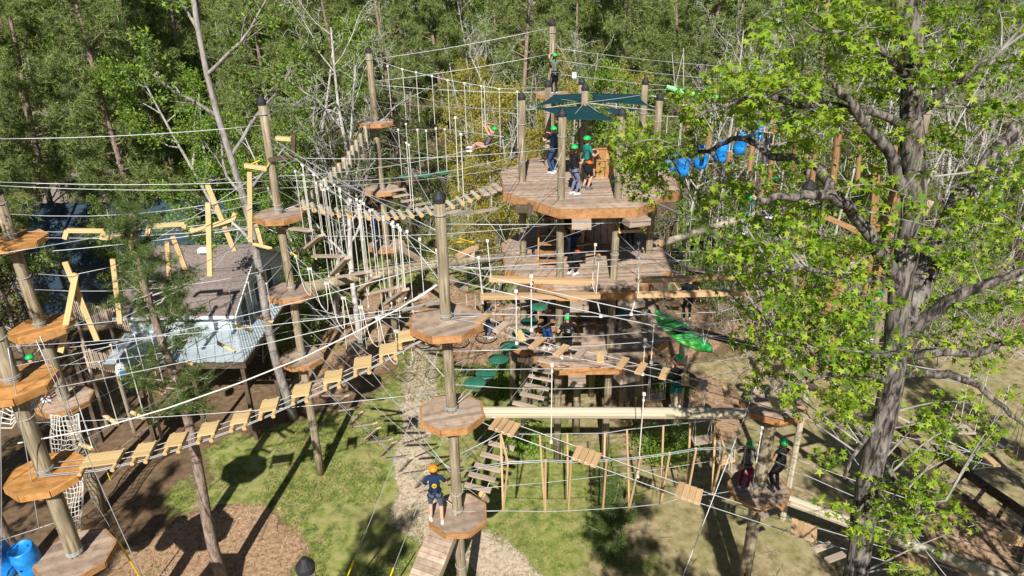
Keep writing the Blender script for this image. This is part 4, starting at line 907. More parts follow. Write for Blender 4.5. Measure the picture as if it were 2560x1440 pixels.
for pl in ([(162, 597), (168, 576), (260, 577), (258, 592)], [(250, 593), (268, 594), (335, 588)], [(368, 588), (374, 564), (462, 560), (460, 570)], [(475, 573), (488, 576), (582, 548), (588, 533)]):
    for p, q in zip(pl, pl[1:]): plank(zz, f(*p), f(*q), .13, .10, 'yellow', (nrm[0], nrm[1], .1), 'timber')
for y0, y1 in ((579, 540), (594, 558)): rope_part(zz, [f(70, y0), f(250, y0 + 2), f(480, (y0 + y1) / 2 + 6), f(688, y1)], .011)
for y0, y1, lb in ((455, 482, 'upper'), (638, 505, 'lower')): cable('%s guide cable from the dark left pole to the cottage pole' % lb, f(0, y0), f(680, y1 - 30 if lb == 'upper' else 560), .1)
zb = bridge('log_beam_stub', 'curved natural branch and short log nailed to the cottage corner trunk', V(-9.4, 24.3, 8), 'log')
f2 = plane((-12, 24.3), (-6, 24.3))
rod(zb, f2(632, 610), f2(688, 624), .14, 'yellow', 'log'); MB().tube([f2(580, 556), f2(603, 575), f2(622, 598), f2(634, 611)], [.05, .06, .065, .07], 6).build('branch', M['bark_grey'], zb, True)
# brackets near the top of the cottage pole
bk = bridge('foothold_bracket', 'angled timber footholds with yellow straps on the cottage pole', X3(P3, 12), 'obstacle'); f2 = plane((-10, 20.8), (-5, 20.8))
for a, b_, k in (((612, 413), (668, 422), 'yellow'), ((672, 400), (732, 388), 'dark'), ((733, 386), (735, 335), 'dark'), ((690, 345), (728, 348), 'yellow')): plank(bk, f2(*a), f2(*b_), .12, .12, k, name='foothold')
for a, b_ in (((628, 410), (650, 400)), ((664, 424), (673, 408))): rod(bk, f2(*a), f2(*b_), .035, 'ypipe', 'strap')

# log from the cottage pole to the tower
lg = MB().tube([X3(P3, 7.72) + V(.5, 0, .05), atY(900, 690, 22.3), atY(1090, 660, 23.2), V(-.25, 24.0, 7.62)], [.2, .19, .18, .17], 14).build('balance_log', M['pole'], None, True, loc=X3(P3, 7.7))
tag(lg, 'long round balance log from the cottage pole to the tower middle deck', 'log')
lg = thing('balance_log', X3(P4, 7.1), 'pale thick round log spanning from the central pole to the shaded pole', 'log')
a, b_ = atY(1207, 1031, P4[1] + .1), atY(1888, 1034, P5[1] - .3); rod(lg, a, b_, .30, 'log', 'log')
MB().tube([a + (b_ - a) * .545 + V(0, .155*math.cos(q), .155*math.sin(q)) for q in np.linspace(0, 6.28, 11)[:-1]], .012, 5, closed=True).build('strap', M['black'], lg)
lg = thing('balance_log', X3(P5, 3.7), 'pale log sloping from the shaded pole to the lower right corner', 'log'); rod(lg, V(P5[0] + .7, P5[1] - .3, 3.62), V(12.6, 12.2, 3.3), .32, 'log', 'log')
lg = thing('balance_log', (5.6, 24.5, 7.6), 'round log running right from the tower middle deck behind the tree', 'log'); rod(lg, V(5.7, 24.4, 7.9), V(10.6, 28.4, 7.7), .26, 'log', 'log')

# rope loops between the cottage pole and the central pole
f = plane(P3, P4); lp = bridge('rope_loop_crossing', 'white rope loops hanging in a row between the cottage pole and central pole', f(880, 770), 'swing bridge')
CL = [(737, 640), (775, 672), (818, 708), (860, 745), (903, 768), (946, 795), (992, 828), (1030, 850)]
for (x0, y0), (x1, y1), d in zip(CL, CL[1:], (100, 105, 115, 125, 110, 125, 105)):
    a, b_ = f(x0 + 2, y0), f(x1 - 4, y1); lo = f((x0 + x1) / 2 + 14, max(y0, y1) + d * .62); pts = []
    for t in np.linspace(-1, 1, 15):
        base = a + (b_ - a) * ((t + 1) / 2); dd = lo - (a + b_) / 2; pts.append(base + dd * (1 - t ** 4))
    rope_part(lp, pts, .013, 'rope', 'loop'); clipbox(lp, a, .08); clipbox(lp, b_, .08)
rope_part(lp, [X3(P3, 9.5)] + [f(*c) for c in CL] + [X3(P4, 8.1)], .011)
# zigzag planks to the central pole, with their long suspension ropes
zp = bridge('zigzag_plank_walk', 'upper zigzag of hanging planks under many long white ropes', f(900, 690), 'swing bridge')
ZP = [((702, 568), (778, 576), 0), ((766, 620), (805, 588), 1), ((785, 640), (858, 640), 0), ((833, 684), (870, 645), 1), ((848, 692), (920, 679), 0), ((902, 724), (942, 692), 1), ((920, 735), (997, 717), 0), ((966, 759), (1014, 724), 1), ((980, 770), (1060, 741), 0), ((1013, 775), (1100, 752), 0)]
U1 = lambda x: 405 + (x - 690) * .545; U2 = lambda x: 392 + (x - 730) * .665
for a, b_, dg in ZP:
    pa, pb = f(*a, -.1), f(*b_, .12 if dg else -.02); plank(zp, pa, pb, .20, .07, 'grey')
    for p, (x, y), U in ((pa, a, U1), (pb, b_, U2)):
        xt = x - (y - 500) * .14; tpx_ = f(xt, U(xt)); tpt = V(p[0], p[1], max(tpx_[2], p[2] + 1.2)); rod(zp, p, tpt, .019); clipbox(zp, tpt, .07)
for x in (640, 655, 745, 760, 763, 775, 787, 817, 850, 890, 905, 930, 955, 975, 992, 1010):                # loose ropes hanging from the same cables
    for U, L_ in ((U1, rng.uniform(.9, 3.0)), (U2, rng.uniform(1.4, 3.2))):
        if rng.random() < .6 and x > 690:
            t = f(x + rng.uniform(-8, 8), U(x)); rod(zp, t, t - V(0, 0, L_), .018); clipbox(zp, t, .07); clipbox(zp, t - V(0, 0, L_), .05)
rope_part(zp, [X3(P3, 12.6), f(760, U1(760)), f(900, U1(900)), f(1000, U1(1000)), X3(P4, 11.4)], .011); rope_part(zp, [X3(P3, 12.7), f(800, U2(800)), f(900, U2(900)), f(1000, U2(1000)), X3(P4, 10.7)], .011)
# lower zigzag
z2 = bridge('zigzag_plank_walk', 'lower zigzag of grey planks floating over the lawn to the central pole', f(930, 1080), 'swing bridge')
Z2 = [((775, 955), (810, 947)), ((809, 988), (866, 988)), ((838, 1012), (868, 990)), ((850, 1026), (893, 1020)), ((877, 1062), (906, 1030)), ((882, 1066), (938, 1058)), ((915, 1098), (947, 1070)), ((921, 1105), (977, 1098)), ((955, 1139), (985, 1106)), ((963, 1147), (1020, 1140)), ((1000, 1178), (1029, 1145)), ((1007, 1185), (1065, 1178)), ((1042, 1218), (1068, 1185)), ((1054, 1230), (1086, 1224))]
for a, b_ in Z2: plank(z2, f(*a, -.12), f(*b_, .12), .15, .05, 'grey')
for o_, dy in ((-.16, -3), (.16, 3)): rope_part(z2, [X3(P3, 5.3)] + [f(x, y + dy, o_) for x, y in ((800, 960), (850, 1010), (890, 1050), (930, 1085), (970, 1125), (1010, 1165), (1060, 1210))] + [X3(P4, 4.2)], .009)
for zz_, lb in ((8.2, 'upper'), (6.4, 'lower')): cable('%s hand cable over the lower zigzag planks' % lb, X3(P3, zz_ - .4), X3(P4, zz_ - 1.0), .2)

# ring swings from the far pole to the farthest pole
f = plane(P7, P8); rg = bridge('ring_swing_traverse', 'long ropes with black rings hanging across the yellow flowering trees', f(1150, 250), 'swing bridge')
for (x, y), yb in zip(((969, 165), (1006, 173), (1040, 181), (1080, 190), (1119, 200), (1161, 208), (1203, 215), (1248, 222), (1293, 229)), (290, 300, 305, 310, 335, 335, 345, 368, 372)):
    t = f(x, y); b_ = f(x + (yb - y) * .09, yb); b_ = V(t[0], t[1], b_[2]); rod(rg, t, b_, .028); clipbox(rg, t, .1); R_ = .13
    MB().tube([b_ + V(R_*math.sin(q), 0, -R_ + R_*math.cos(q)) for q in np.linspace(0, 6.28, 13)[:-1]], .018, 6, closed=True).build('ring', M['black'], rg, True)
rope_part(rg, [f(920, 143), f(1006, 173), f(1119, 200), f(1248, 222), f(1372, 218)], .012)
for a, b_, lb in (((915, 150), (1372, 70), 'highest'), ((918, 205), (1374, 135), 'middle'), ((918, 210), (1374, 232), 'lowest')): cable('%s cable between the far pole and the farthest pole' % lb, f(*a), f(*b_), .1, .012)
# green disc swings beyond
f = plane(P7, TL); ds = bridge('disc_swing', 'three far green discs hanging on rope pairs left of the tower', f(1060, 437), 'swing')
for c, tops_ in (((1015, 441), ((1000, 322), (1010, 312))), ((1062, 438), ((1047, 322), (1062, 329))), ((1107, 431), ((1094, 319), (1108, 325)))):
    p = f(*c); dcc = MB().lathe([(.30, -.02), (.31, 0), (.31, .02), (.28, .03)], 20, p).build('disc', M['disc'], ds, True)
    for j, (x, y) in enumerate(tops_): t = V(p[0] + (j - .5) * .35, p[1], f(x, y)[2]); rod(ds, p + V((j - .5) * .35, 0, 0), t, .024); clipbox(ds, t, .09)
rope_part(ds, [X3(P7, 10.9), f(1030, 325), f(1110, 322), X3(TL, 12.2)], .011)
for x, y, yb in ((1138, 294, 480), (1152, 335, 520), (1016, 357, 510), (1022, 362, 530)):
    t = f(x, y); rod(ds, t, V(t[0], t[1], f(x + 10, yb)[2]), .035); clipbox(ds, t, .1)
# vertical log billets between far pole and cottage pole
f = plane(P7, P3); bl = bridge('hanging_billet_bridge', 'curving row of short upright log billets strung between two poles', f(850, 420), 'rope bridge')
for x, y, h in ((912, 345, 60), (900, 362, 55), (889, 375, 50), (879, 388, 48), (871, 400, 44), (858, 415, 42), (846, 428, 40), (835, 437, 38), (825, 449, 36), (812, 462, 36), (800, 474, 36), (788, 484, 36), (776, 494, 36), (764, 504, 38), (752, 512, 40), (740, 520, 44)):
    p, q = f(x, y - h / 2), f(x, y + h / 2); rod(bl, V(*p[:2], p[2]), V(p[0], p[1], q[2]), .17, 'log', 'billet')
for dy in (-12, 14): rope_part(bl, [f(928, 300 + dy)] + [f(x, y + dy) for x, y in ((889, 375), (858, 415), (812, 462), (764, 504))] + [f(715, 530 + dy)], .012)
# log rungs to the tower top deck
f = plane(P3, TL); rr = bridge('log_rung_bridge', 'sagging walkway of short log rungs ending at the tower top deck', f(1000, 530), 'rope bridge'); nn = unit(V(-(TL[1]-P3[1]), TL[0]-P3[0], 0))
pts = []
for x, y in ((760, 512), (783, 518), (805, 523), (826, 528), (845, 531), (870, 534), (895, 536), (918, 538), (942, 539), (965, 538), (985, 537), (1003, 536), (1025, 534), (1048, 531), (1072, 526), (1098, 519), (1125, 511), (1150, 502), (1168, 495), (1188, 487)):
    c = f(x, y); rod(rr, c - nn * .36 , c + nn * .36, .16, 'log', 'rung'); pts.append(c)
for x, y in ((1208, 480), (1226, 474), (1242, 467)): c = f(x, y); plank(rr, c - nn * .4, c + nn * .4, .22, .06, 'grey', name='step_board'); pts.append(c)
for o_ in (-.28, .28): rope_part(rr, [X3(P3, 10.45)] + [p + nn * o_ for p in pts] + [V(-.3, 24.0, 10.6)], .012)
cable('upper hand cable over the log rung walkway', X3(P3, 11.6), (.43, 23.8, 12.2), .3); cable('second hand cable over the log rung walkway', X3(P3, 11.4) + V(0, .3, 0), (.43, 23.9, 11.5), .35)
# board ladder bridge from far pole to the tower
f = plane((P7[0] + .8, P7[1] - .5), (-.3, 25.)); bb = bridge('board_step_bridge', 'loose board steps descending from the far pole toward the tower', f(1080, 510), 'rope bridge'); pts = []
nn = unit(V(-(25. - P7[1]), 6, 0)); nn = nn if nn[1] > 0 else -nn
for x, y in ((988, 476), (1008, 488), (1028, 500), (1048, 511), (1072, 520), (1098, 527), (1126, 531), (1155, 532), (1186, 530), (1216, 526)):
    c = f(x, y); plank(bb, c - nn * .42 - V(.1, 0, 0), c + nn * .42 + V(.1, 0, 0), .2, .06, 'grey', name='step_board'); pts.append(c)
for o_ in (-.32, .32): rope_part(bb, [X3(P7, 8.1)] + [p + nn * o_ for p in pts] + [V(-.2, 25, 7.8)], .011)
b2 = MB().beam(X3(P7, 5.35) + V(.6, -.5, 0), V(-1.9, 25.6, 5.6), .2, .2).build('wooden_beam', M['deck'], None, loc=X3(P7, 5.3)); tag(b2, 'squared timber beam leading right from the lowest far platform', 'beam')

# green discs up to the tower
f = plane((P4[0] + .5, P4[1] + .7), (1.2, 20.9)); gd = bridge('disc_step_bridge', 'ascending row of green round discs from the central pole to the tower', f(1260, 880), 'rope bridge'); cs = []
for x, y in ((1187, 958), (1215, 934), (1246, 898), (1274, 865), (1303, 834), (1324, 805), (1347, 768), (1372, 737)):
    p = f(x, y); cs.append(p); MB().lathe([(.27, -.025), (.285, 0), (.285, .02), (.26, .035)], 22, p).build('disc', M['disc'], gd, True)
for o_ in (-.12, .12): rope_part(gd, [X3(P4, 7.4)] + [p + V(o_, 0, .0) - V(0, 0, .03) for p in cs] + [V(1.5, 21, 7.75)], .010)
# black net hoops
f = plane(P3, (TFL[0] - .6, TFL[1] + .6)); hp = bridge('net_hoop_bridge', 'row of black net covered hoops hanging low over the path', f(1060, 860), 'swing bridge')
for x, y, r in ((892, 874, .36), (978, 862, .36), (1062, 856, .38), (1147, 855, .38), (1216, 843, .38)):
    p = f(x, y); h = MB().tube([p + V(r*math.cos(q), r*math.sin(q), .04*math.sin(q)) for q in np.linspace(0, 6.283, 25)[:-1]], .026, 6, closed=True).build('hoop', M['black'], hp, True)
    nm = MB()
    for k in range(12): q = 6.283 * k / 12; nm.tube([p + V(.06*math.cos(q), .06*math.sin(q), -.05), p + V(r*math.cos(q), r*math.sin(q), 0)], .006, 3)
    for rr_ in (.3, .55, .78): nm.tube([p + V(r*rr_*math.cos(q), r*rr_*math.sin(q), -.05 + .05*rr_) for q in np.linspace(0, 6.283, 17)[:-1]], .006, 3, closed=True)
    nm.build('net', M['black'], h)
    for s in (-1, 1): rod(hp, p + V(s * r, 0, 0), p + V(s * r * .9, 0, rng.uniform(1.6, 2.1)), .02)
rope_part(hp, [X3(P3, 7.2), f(892, 800), f(1062, 775), f(1216, 745), V(TL[0], TL[1], 7.2)], .011)

# paired long beams hanging before the tower
f = plane(P4, P5); bm_ = bridge('beam_swing_bridge', 'four long horizontal timbers hung on ropes in front of the tower', f(1540, 715), 'swing bridge')
for (x0, y0), (x1, y1), o_ in (((1222, 697), (1489, 705), -.25), ((1200, 741), (1499, 739), .25), ((1591, 700), (1868, 691), -.25), ((1590, 737), (1886, 731), .25)):
    a, b_ = f(x0, y0, o_), f(x1, y1, o_); plank(bm_, a, b_, .16, .11, 'tan', name='timber')
    for t in (.02, .97): p = a + (b_ - a) * t; tpt = p + V(-.06 + .1 * t, 0, .95); rod(bm_, p + V(0, 0, .05), tpt, .024); clipbox(bm_, tpt, .07)
for a, b_ in (((1492, 745), (1502, 790)), ((1592, 740), (1578, 785)), ((1480, 705), (1502, 790)), ((1600, 700), (1578, 785))): rod(bm_, f(*a), f(*b_), .022); clipbox(bm_, f(*b_), .08)
for y in (628, 650): rope_part(bm_, [X3(P4, 11.7 if y < 640 else 11.2), f(1200, y + 20), f(1495, y), f(1594, y - 2), f(1860, y + 5), X3(P5, 11.4)], .011)
rope_part(bm_, [X3(P4, 10.0), f(1300, 786), f(1500, 792), f(1580, 787), f(1800, 780), X3(P5, 10.0)], .011)
for x, y, yb in ((1328, 690, 825), (1290, 728, 858), (1635, 812, 905), (1613, 850, 935), (1380, 912, 1105), (1610, 985, 1190), (1905, 1070, 1290)):   # hand ropes with knots
    t = f(x, y, .35); bt_ = V(t[0], t[1], f(x, yb, .35)[2]); kr = thing('hanging_hand_rope', t, 'white knotted hand rope dangling %s' % {1328: 'over the left pair of timbers', 1290: 'beside the green discs', 1635: 'left of the green kayak', 1613: 'at the lower deck right corner', 1380: 'in front of the bottom tower steps', 1610: 'over the V shaped frames', 1905: 'beside the climber in maroon leggings'}[x], 'rope', 'hand ropes hanging from cables')
    rod(kr, t, bt_, .028); clipbox(kr, t, .085); clipbox(kr, t - V(0, 0, .18), .06); clipbox(kr, bt_, .075)
# plank row from central pole down to the right
E1_ = (11.2, 13.4); f = plane(P4, E1_); pr = bridge('plank_walk', 'row of short planks strung on cables from the central pole down to the right', f(1700, 950), 'rope bridge'); pts = []; nn = unit(V(E1_[1]-P4[1], -(E1_[0]-P4[0]), 0)); nn = nn if nn[1] < 0 else -nn
for x, y, k, sk_ in ((1208, 796, 'tan', 12), (1253, 818, 'grey', 12), (1300, 838, 'yellow', -8), (1342, 858, 'tan', 14), (1403, 876, 'tan', 14), (1450, 884, 'grey', 12), (1500, 893, 'yellow', 0), (1556, 908, 'tan', 12), (1603, 921, 'tan', 12), (1661, 934, 'tan', 10), (1713, 949, 'yellow', 4), (1760, 964, 'grey', 4), (1816, 978, 'tan', 3), (1872, 990, 'grey', 2), (1937, 1010, 'yellow', 0), (2008, 1032, 'tan', -1), (2078, 1052, 'grey', -1), (2157, 1076, 'grey', -2), (2240, 1095, 'grey', -2), (2315, 1112, 'grey', -2), (2391, 1130, 'grey', -2), (2476, 1150, 'tan', -3)):
    a, b_ = f(x - sk_, y + 22, .22), f(x + sk_, y - 22, -.22); c = (a + b_) / 2; dd = nn * .24 + V(sk_ * -.009, 0, 0); plank(pr, c + dd, c - dd, .17, .045, k); pts.append(c)
for o_ in (-.2, .2): rope_part(pr, [X3(P4, 9.9)] + [p + nn * o_ - V(0, 0, .03) for p in pts] + [X3(E1_, pts[-1][2] - .3)], .011)
cable('long hand cable above the plank row to the right edge', X3(P4, 11.2), V(11.2, 13.2, 8.6), .15, .013); cable('second hand cable above the plank row to the right edge', X3(P4, 10.9), V(11.2, 13.6, 8.2), .15, .013)
# hanging four board panels
E2_ = (9.6, 12.2); f = plane(P4, E2_); hp4 = bridge('panel_step_bridge', 'large four board panels hung along cables toward the lower right corner', f(1720, 1235), 'rope bridge'); nn = unit(V(E2_[1]-P4[1], -(E2_[0]-P4[0]), 0)); nn = nn if nn[1] < 0 else -nn
pts = []
al = unit(V(E2_[0]-P4[0], E2_[1]-P4[1], 0))
for x, y, k in ((1262, 1066, 'tan'), (1467, 1141, 'tan'), (1723, 1233, 'tan'), (2010, 1326, 'tan'), (2303, 1412, 'tan')):
    c = f(x, y); pts.append(c)
    for j in range(4): q = c + al * (j - 1.5) * .155 - V(0, 0, .05 * (j - 1.5)); plank(hp4, q - nn * .26 + V(.06, 0, 0), q + nn * .26 - V(.06, 0, 0), .145, .045, k, name='board')
for x, y in ((1925, 1285), (2055, 1371), (2088, 1396)):
    c = f(x, y); plank(hp4, c - V(.26, .1, -.04), c + V(.26, .1, .04), .16, .05, 'grey', name='step_board')
for o_ in (-.24, .24): rope_part(hp4, [X3(P4, 7.4)] + [p + nn * o_ + V(0, 0, .0) for p in pts] + [pts[-1] + (pts[-1] - pts[-2]) * .8], .011)
# V frames between the lowest platforms
f = plane(P4, P5); vf = bridge('v_frame_bridge', 'row of narrow V shaped timber frames hung between the lowest platforms', f(1520, 1180), 'rope bridge')
VF = [((1252, 1084), (1270, 1155), (1258, 1277)), ((1349, 1086), (1364, 1150), (1363, 1279)), ((1418, 1084), (1427, 1152), (1421, 1277)), ((1512, 1083), (1516, 1149), (1507, 1272)), ((1567, 1074), (1601, 1142), (1573, 1268)), ((1658, 1064), (1674, 1132), (1651, 1260)), ((1725, 1057), (1740, 1121), (1718, 1240)), ((1789, 1049), (1812, 1118), (1780, 1236))]
for t1, t2, b_ in VF:
    B_, T1, T2 = f(*b_), f(*t1, -.42), f(*t2, .42)
    plank(vf, B_, T1, .07, .05, 'tan', (1, 0, 0), 'strut'); plank(vf, B_, T2, .07, .05, 'tan', (1, 0, 0), 'strut'); plank(vf, T1 - V(0, 0, .05), T2 - V(0, 0, .05), .05, .05, 'tan', name='crossbar') if t1[0] in (1252, 1789) else None
for i, o_, e in ((0, -.42, 5.9), (1, .42, 5.5), (2, 0, 4.1)): rope_part(vf, [X3(P4, e)] + [f(*v[i], o_) for v in VF] + [X3(P5, e - .25)], .011)
rope_part(vf, [X3(P4, 5.45) + V(0, -.1, 0)] + [f(v[1][0], v[1][1] + 4, .46) for v in VF] + [X3(P5, 5.2)], .010)
# stepped ladder from the lowest central platform up to the tower
f = plane((P4[0] + .6, P4[1] + .6), (2.0, 20.5)); sb = bridge('step_ladder_bridge', 'sagging ladder of grey boards from the lowest central platform to the tower', f(1250, 1120), 'rope bridge'); pts = []
for x, y, w_ in ((1193, 1219, 47), (1204, 1192, 60), (1219, 1169, 46), (1234, 1142, 44), (1253, 1114, 40), (1276, 1080, 38), (1296, 1040, 34), (1312, 1013, 30), (1330, 990, 40), (1342, 967, 44), (1351, 945, 40), (1350, 926, 44), (1369, 905, 60)):
    a, b_ = f(x - w_ / 2, y - 8), f(x + w_ / 2, y + 8); c = (a + b_) / 2; h = min(np.linalg.norm(b_ - a) / 2 + .08, .38); dv = unit(V(1, -.25, -.12)) * h; plank(sb, c - dv, c + dv, .16, .05, 'grey', name='step_board'); pts.append(c)
for o_ in (-.25, .25): rope_part(sb, [X3(P4, 4.1) + V(.6, .5, 0)] + [p + V(o_, 0, -.04) for p in pts] + [V(2.0, 20.6, 4.8)], .010)
rod(sb, f(1205, 1235), f(1216, 1250), .2, 'log', 'log_stub')
# boarded ramp down from the lowest platform
rp = bridge('ramp', 'boarded ramp sloping down from the lowest central platform', (-2.2, 12.6, 0), 'ramp')
ra, rb_ = V(-1.95, 13.75, 3.86), V(-4.3, 8.6, .5); d = unit(rb_ - ra); sd = unit(np.cross(d, V(0, 0, 1))); L_ = np.linalg.norm(rb_ - ra); up_ = np.cross(sd, d)
for s in (-1, 1): plank(rp, ra + sd * s * .36 - up_ * .1, rb_ + sd * s * .36 - up_ * .1, .06, .2, 'grey', up_, 'stringer')
k = 0
while k * .145 < L_: c = ra + d * (k * .145 + .07); plank(rp, c - sd * .39, c + sd * .39, .135, .035, 'deck', up_, 'board'); k += 1
rod(rp, V(-1.45, 14.0, 0), V(-1.45, 14.0, 3.0), .01, 'cable', 'stay') if False else None
cp = thing('corner_platform', (-9.8, 11.9, 0), 'sliver of plank platform at the bottom left below the left edge pole', 'platform')
poly = [(-10.4, 11.3), (-9.0, 11.3), (-9.2, 12.25), (-10.2, 12.3)]; boards(cp, poly, 3.75, .05, .15, .3, M['deck']); rod(cp, V(-9.7, 11.8, 0), V(-9.7, 11.8, 3.7), .2, 'log', 'support_post')

# cargo net under the dark pole
cn = thing('cargo_net', (P2[0], P2[1] - .9, 4.6), 'white rope cargo climbing net hanging to the ground at the left', 'cargo net'); mb = MB()
f = plane((-17, 17.9), (-12, 17.9)); NC, NRW = 9, 24
G = [[f(126 + 14 * (j / NRW) ** 1.3 + (68 + 6 * math.sin(j * .5)) * i / NC + 2.5 * math.sin(j * .9 + i), 1035 + 288 * j / NRW + 6 * math.sin(3.14 * i / NC) + 2 * math.sin(i * 2 + j), .25 * math.sin(j * .4)) for i in range(NC + 1)] for j in range(NRW + 1)]
for j in range(NRW + 1): mb.tube(G[j], .013, 3)
for i in range(NC + 1): mb.tube([G[j][i] for j in range(NRW + 1)], .016 if i not in (0, NC) else .03, 3)
mb.build('net', M['rope'], cn)
c2 = thing('rope_netting', (-12.6, 13.3, 7.5), 'tangled white rope netting strung beside the left edge pole', 'cargo net'); f = plane((-14, 13.4), (-10, 13.4)); mb = MB()
for k in range(6): mb.tube([f(-20 + 10 * math.sin(k), 990 + 16 * k), f(30, 1040 + 10 * k - 20), f(90, 1000 - k * 8 + 20), f(128, 940 + 14 * k)], .016, 4)
for k in range(5): mb.tube([f(0 + 26 * k, 1075 - 12 * k), f(8 + 24 * k, 1020), f(25 + 22 * k, 960 + 10 * k)], .012, 4)
mb.build('net', M['rope'], c2)

# kayaks, barrels, tyres, boards
def kayak(label, a, b_, wid, m_, roll_=.0):
    a, b_ = np.array(a, float), np.array(b_, float); t = thing('kayak', (a + b_) / 2, label, 'kayak', 'kayaks hung as obstacles'); R = frame(b_ - a, (math.sin(roll_), 0, math.cos(roll_))); L_ = np.linalg.norm(b_ - a); c = (a + b_) / 2
    mb = MB(); n, k = 17, 14; ring = []
    for i in range(n):
        u = -1 + 2 * i / (n - 1); w_ = wid * (1 - abs(u) ** 2.4) ** .75 + .015; rock = .13 * abs(u) ** 3; row = []
        for j in range(k):
            q = 2 * math.pi * j / k; y = w_ * math.cos(q); z = math.sin(q) * (.21 if math.sin(q) < 0 else .10) * (1 - .5 * abs(u) ** 3) + rock
            z -= .07 * max(0, math.sin(q)) * max(0, 1 - (abs(u) / .6) ** 2)
            row.append(c + R @ V(u * L_ / 2, y, z))
        ring.append(row + row[:1])
    mb.sheet(ring); mb.build('hull', m_, t, True)
    for u in (-.42, .05, .45): MB().tube([c + R @ V(u * L_ / 2, wid * .95 * math.cos(q), .05 + .03 * math.sin(q)) for q in np.linspace(0, 3.14, 7)], .012, 4).build('strap', M['black'], t)
    MB().box(c + R @ V(-.1, 0, .03), (.34, wid * 1.1, .06), R).build('seat', M['black'], t)
    for u in (-.75, .75):
        p = c + R @ V(u * L_ / 2, 0, .1)
        for s in (-1, 1): rod(t, p, p + V(s * .25, 0, 1.5), .02, 'rope', 'hanging_rope')
    return t
kayak('bright green kayak hanging right of the tower lower deck', atY(1638, 784, 20.4), atY(1780, 884, 17.6), .37, M['kayak'], -.12)
kayak('pale green kayak hanging high behind the tree at upper right', atY(1666, 222, 31.), atY(1822, 244, 31.6), .34, M['kayak2'], 0)
rod_k = thing('seat_board', atY(1709, 262, 31), 'small board hung under the pale green kayak', 'board'); plank(rod_k, atY(1700, 262, 31), atY(1718, 262, 31), .2, .05, 'grey', name='board'); rod(rod_k, atY(1709, 262, 31), atY(1709, 120, 31), .025)
BPRO = [(.20, 0), (.262, .03), (.27, .2), (.285, .27), (.272, .31), (.275, .6), (.287, .64), (.272, .70), (.262, .86), (.25, .9), (.22, .905), (.215, .88)]
def barrel(label, p, up, s=1., ropes=True, grp='blue plastic barrels'):
    p = np.array(p, float); t = thing('barrel', p, label, 'barrel', grp); z = unit(up); x = unit(np.cross(V(0, 1, 0), z)); R = np.stack([x, np.cross(z, x), z], 1) * s
    MB().lathe(BPRO, 22, p, R).build('drum', M['barrel'], t, True)
    for a in (-.11, .12): MB().lathe([(.028, .88), (.028, .915), (.018, .92)], 8, p + R @ V(a, .05, 0), R).build('bung', M['barrel'], t)
    MB().lathe([(.03, 0), (.03, .012)], 8, p + R @ V(0, -.272, .45), R @ np.array([[1,0,0],[0,0,-1],[0,1,0.]])).build('hole', M['black'], t)
    if ropes:
        for s_ in (-1, 1): rod(t, p + R @ V(s_ * .24, 0, .8), p + R @ V(s_ * .26, 0, .8) + V(0, 0, 1.3), .02, 'rope', 'hanging_rope')
    return t
for (px, py, Y), lb in zip(((1668, 428, 25.6), (1702, 438, 26.4), (1748, 418, 27.6), (1798, 404, 28.8), (1845, 382, 30), (1890, 350, 31.2)), ('first hanging blue barrel right of the top deck', 'second hanging blue barrel, lowest of the string', 'third hanging blue barrel partly behind leaves', 'fourth hanging blue barrel, the clearest with a dark hole', 'fifth hanging blue barrel, second from the top', 'topmost hanging blue barrel at the end of the string')):
    q = atY(px, py, Y); barrel(lb, q, (.08, -.25, 1), .98)
barrel('blue barrel at the lower left corner cut by the frame', atY(25, 1432, 13), (-.1, -.1, 1), 1.12, False); barrel('blue barrel touching the bottom left platform', atY(92, 1432, 12.9), (-.05, -.15, 1), 1.08, False)
wb = thing('small_keg', atY(303, 924, 20.5), 'small white keg with blue lid hanging in the left shade', 'keg'); R = frame((.5, -.8, -.3)); MB().lathe([(.12, -.2), (.17, -.17), (.18, 0), (.17, .17), (.12, .2)], 16, atY(303, 924, 20.5), np.stack([R[:,1], R[:,2], R[:,0]], 1)).build('drum', M['trim'], wb, True); MB().lathe([(.13, .18), (.13, .215), (.1, .22)], 16, atY(303, 924, 20.5), np.stack([R[:,1], R[:,2], R[:,0]], 1)).build('lid', M['barrel'], wb, True); rod(wb, atY(303, 922, 20.5), atY(303, 900, 20.5) + V(0, 0, .8), .02)
def tyre(label, p, d, R_=.30, r=.09):
    p = np.array(p, float); t = thing('tyre', p, label, 'tyre', 'hanging tyres'); F_ = frame(d); MB().tube([p + F_ @ V(0, R_*math.cos(q), R_*math.sin(q)) for q in np.linspace(0, 6.283, 29)[:-1]], r, 10, closed=True).build('rubber', M['tyre'], t, True)
    for s in (-1, 1): MB().tube([p + F_ @ V(s * r * .8, (R_ + .02)*math.cos(q), (R_ + .02)*math.sin(q)) for q in np.linspace(0, 6.283, 29)[:-1]], .02, 5, closed=True).build('bead', M['tyre'], t, True)
    rod(t, p + V(0, 0, R_), p + V(0, 0, R_ + 1.5), .025, 'rope', 'hanging_rope')
tyre('large tyre seen nearly face on behind the leaves', atY(2065, 893, 19), (.15, 1, .4)); tyre('tyre hanging beside the shaded pole seen edge on', atY(1978, 962, 16.6), (.9, .4, .1), .26)
tyre('dark tyre hanging over the mulch right of the tower', atY(1688, 642, 27), (.6, .8, 0), .26); tyre('dark round tyre near the mulch right of the tower middle deck', atY(1768, 610, 28), (.1, 1, .3), .28); tyre('small tyre hanging behind the right end of the middle deck', atY(1722, 608, 28), (.5, .8, 0), .22)
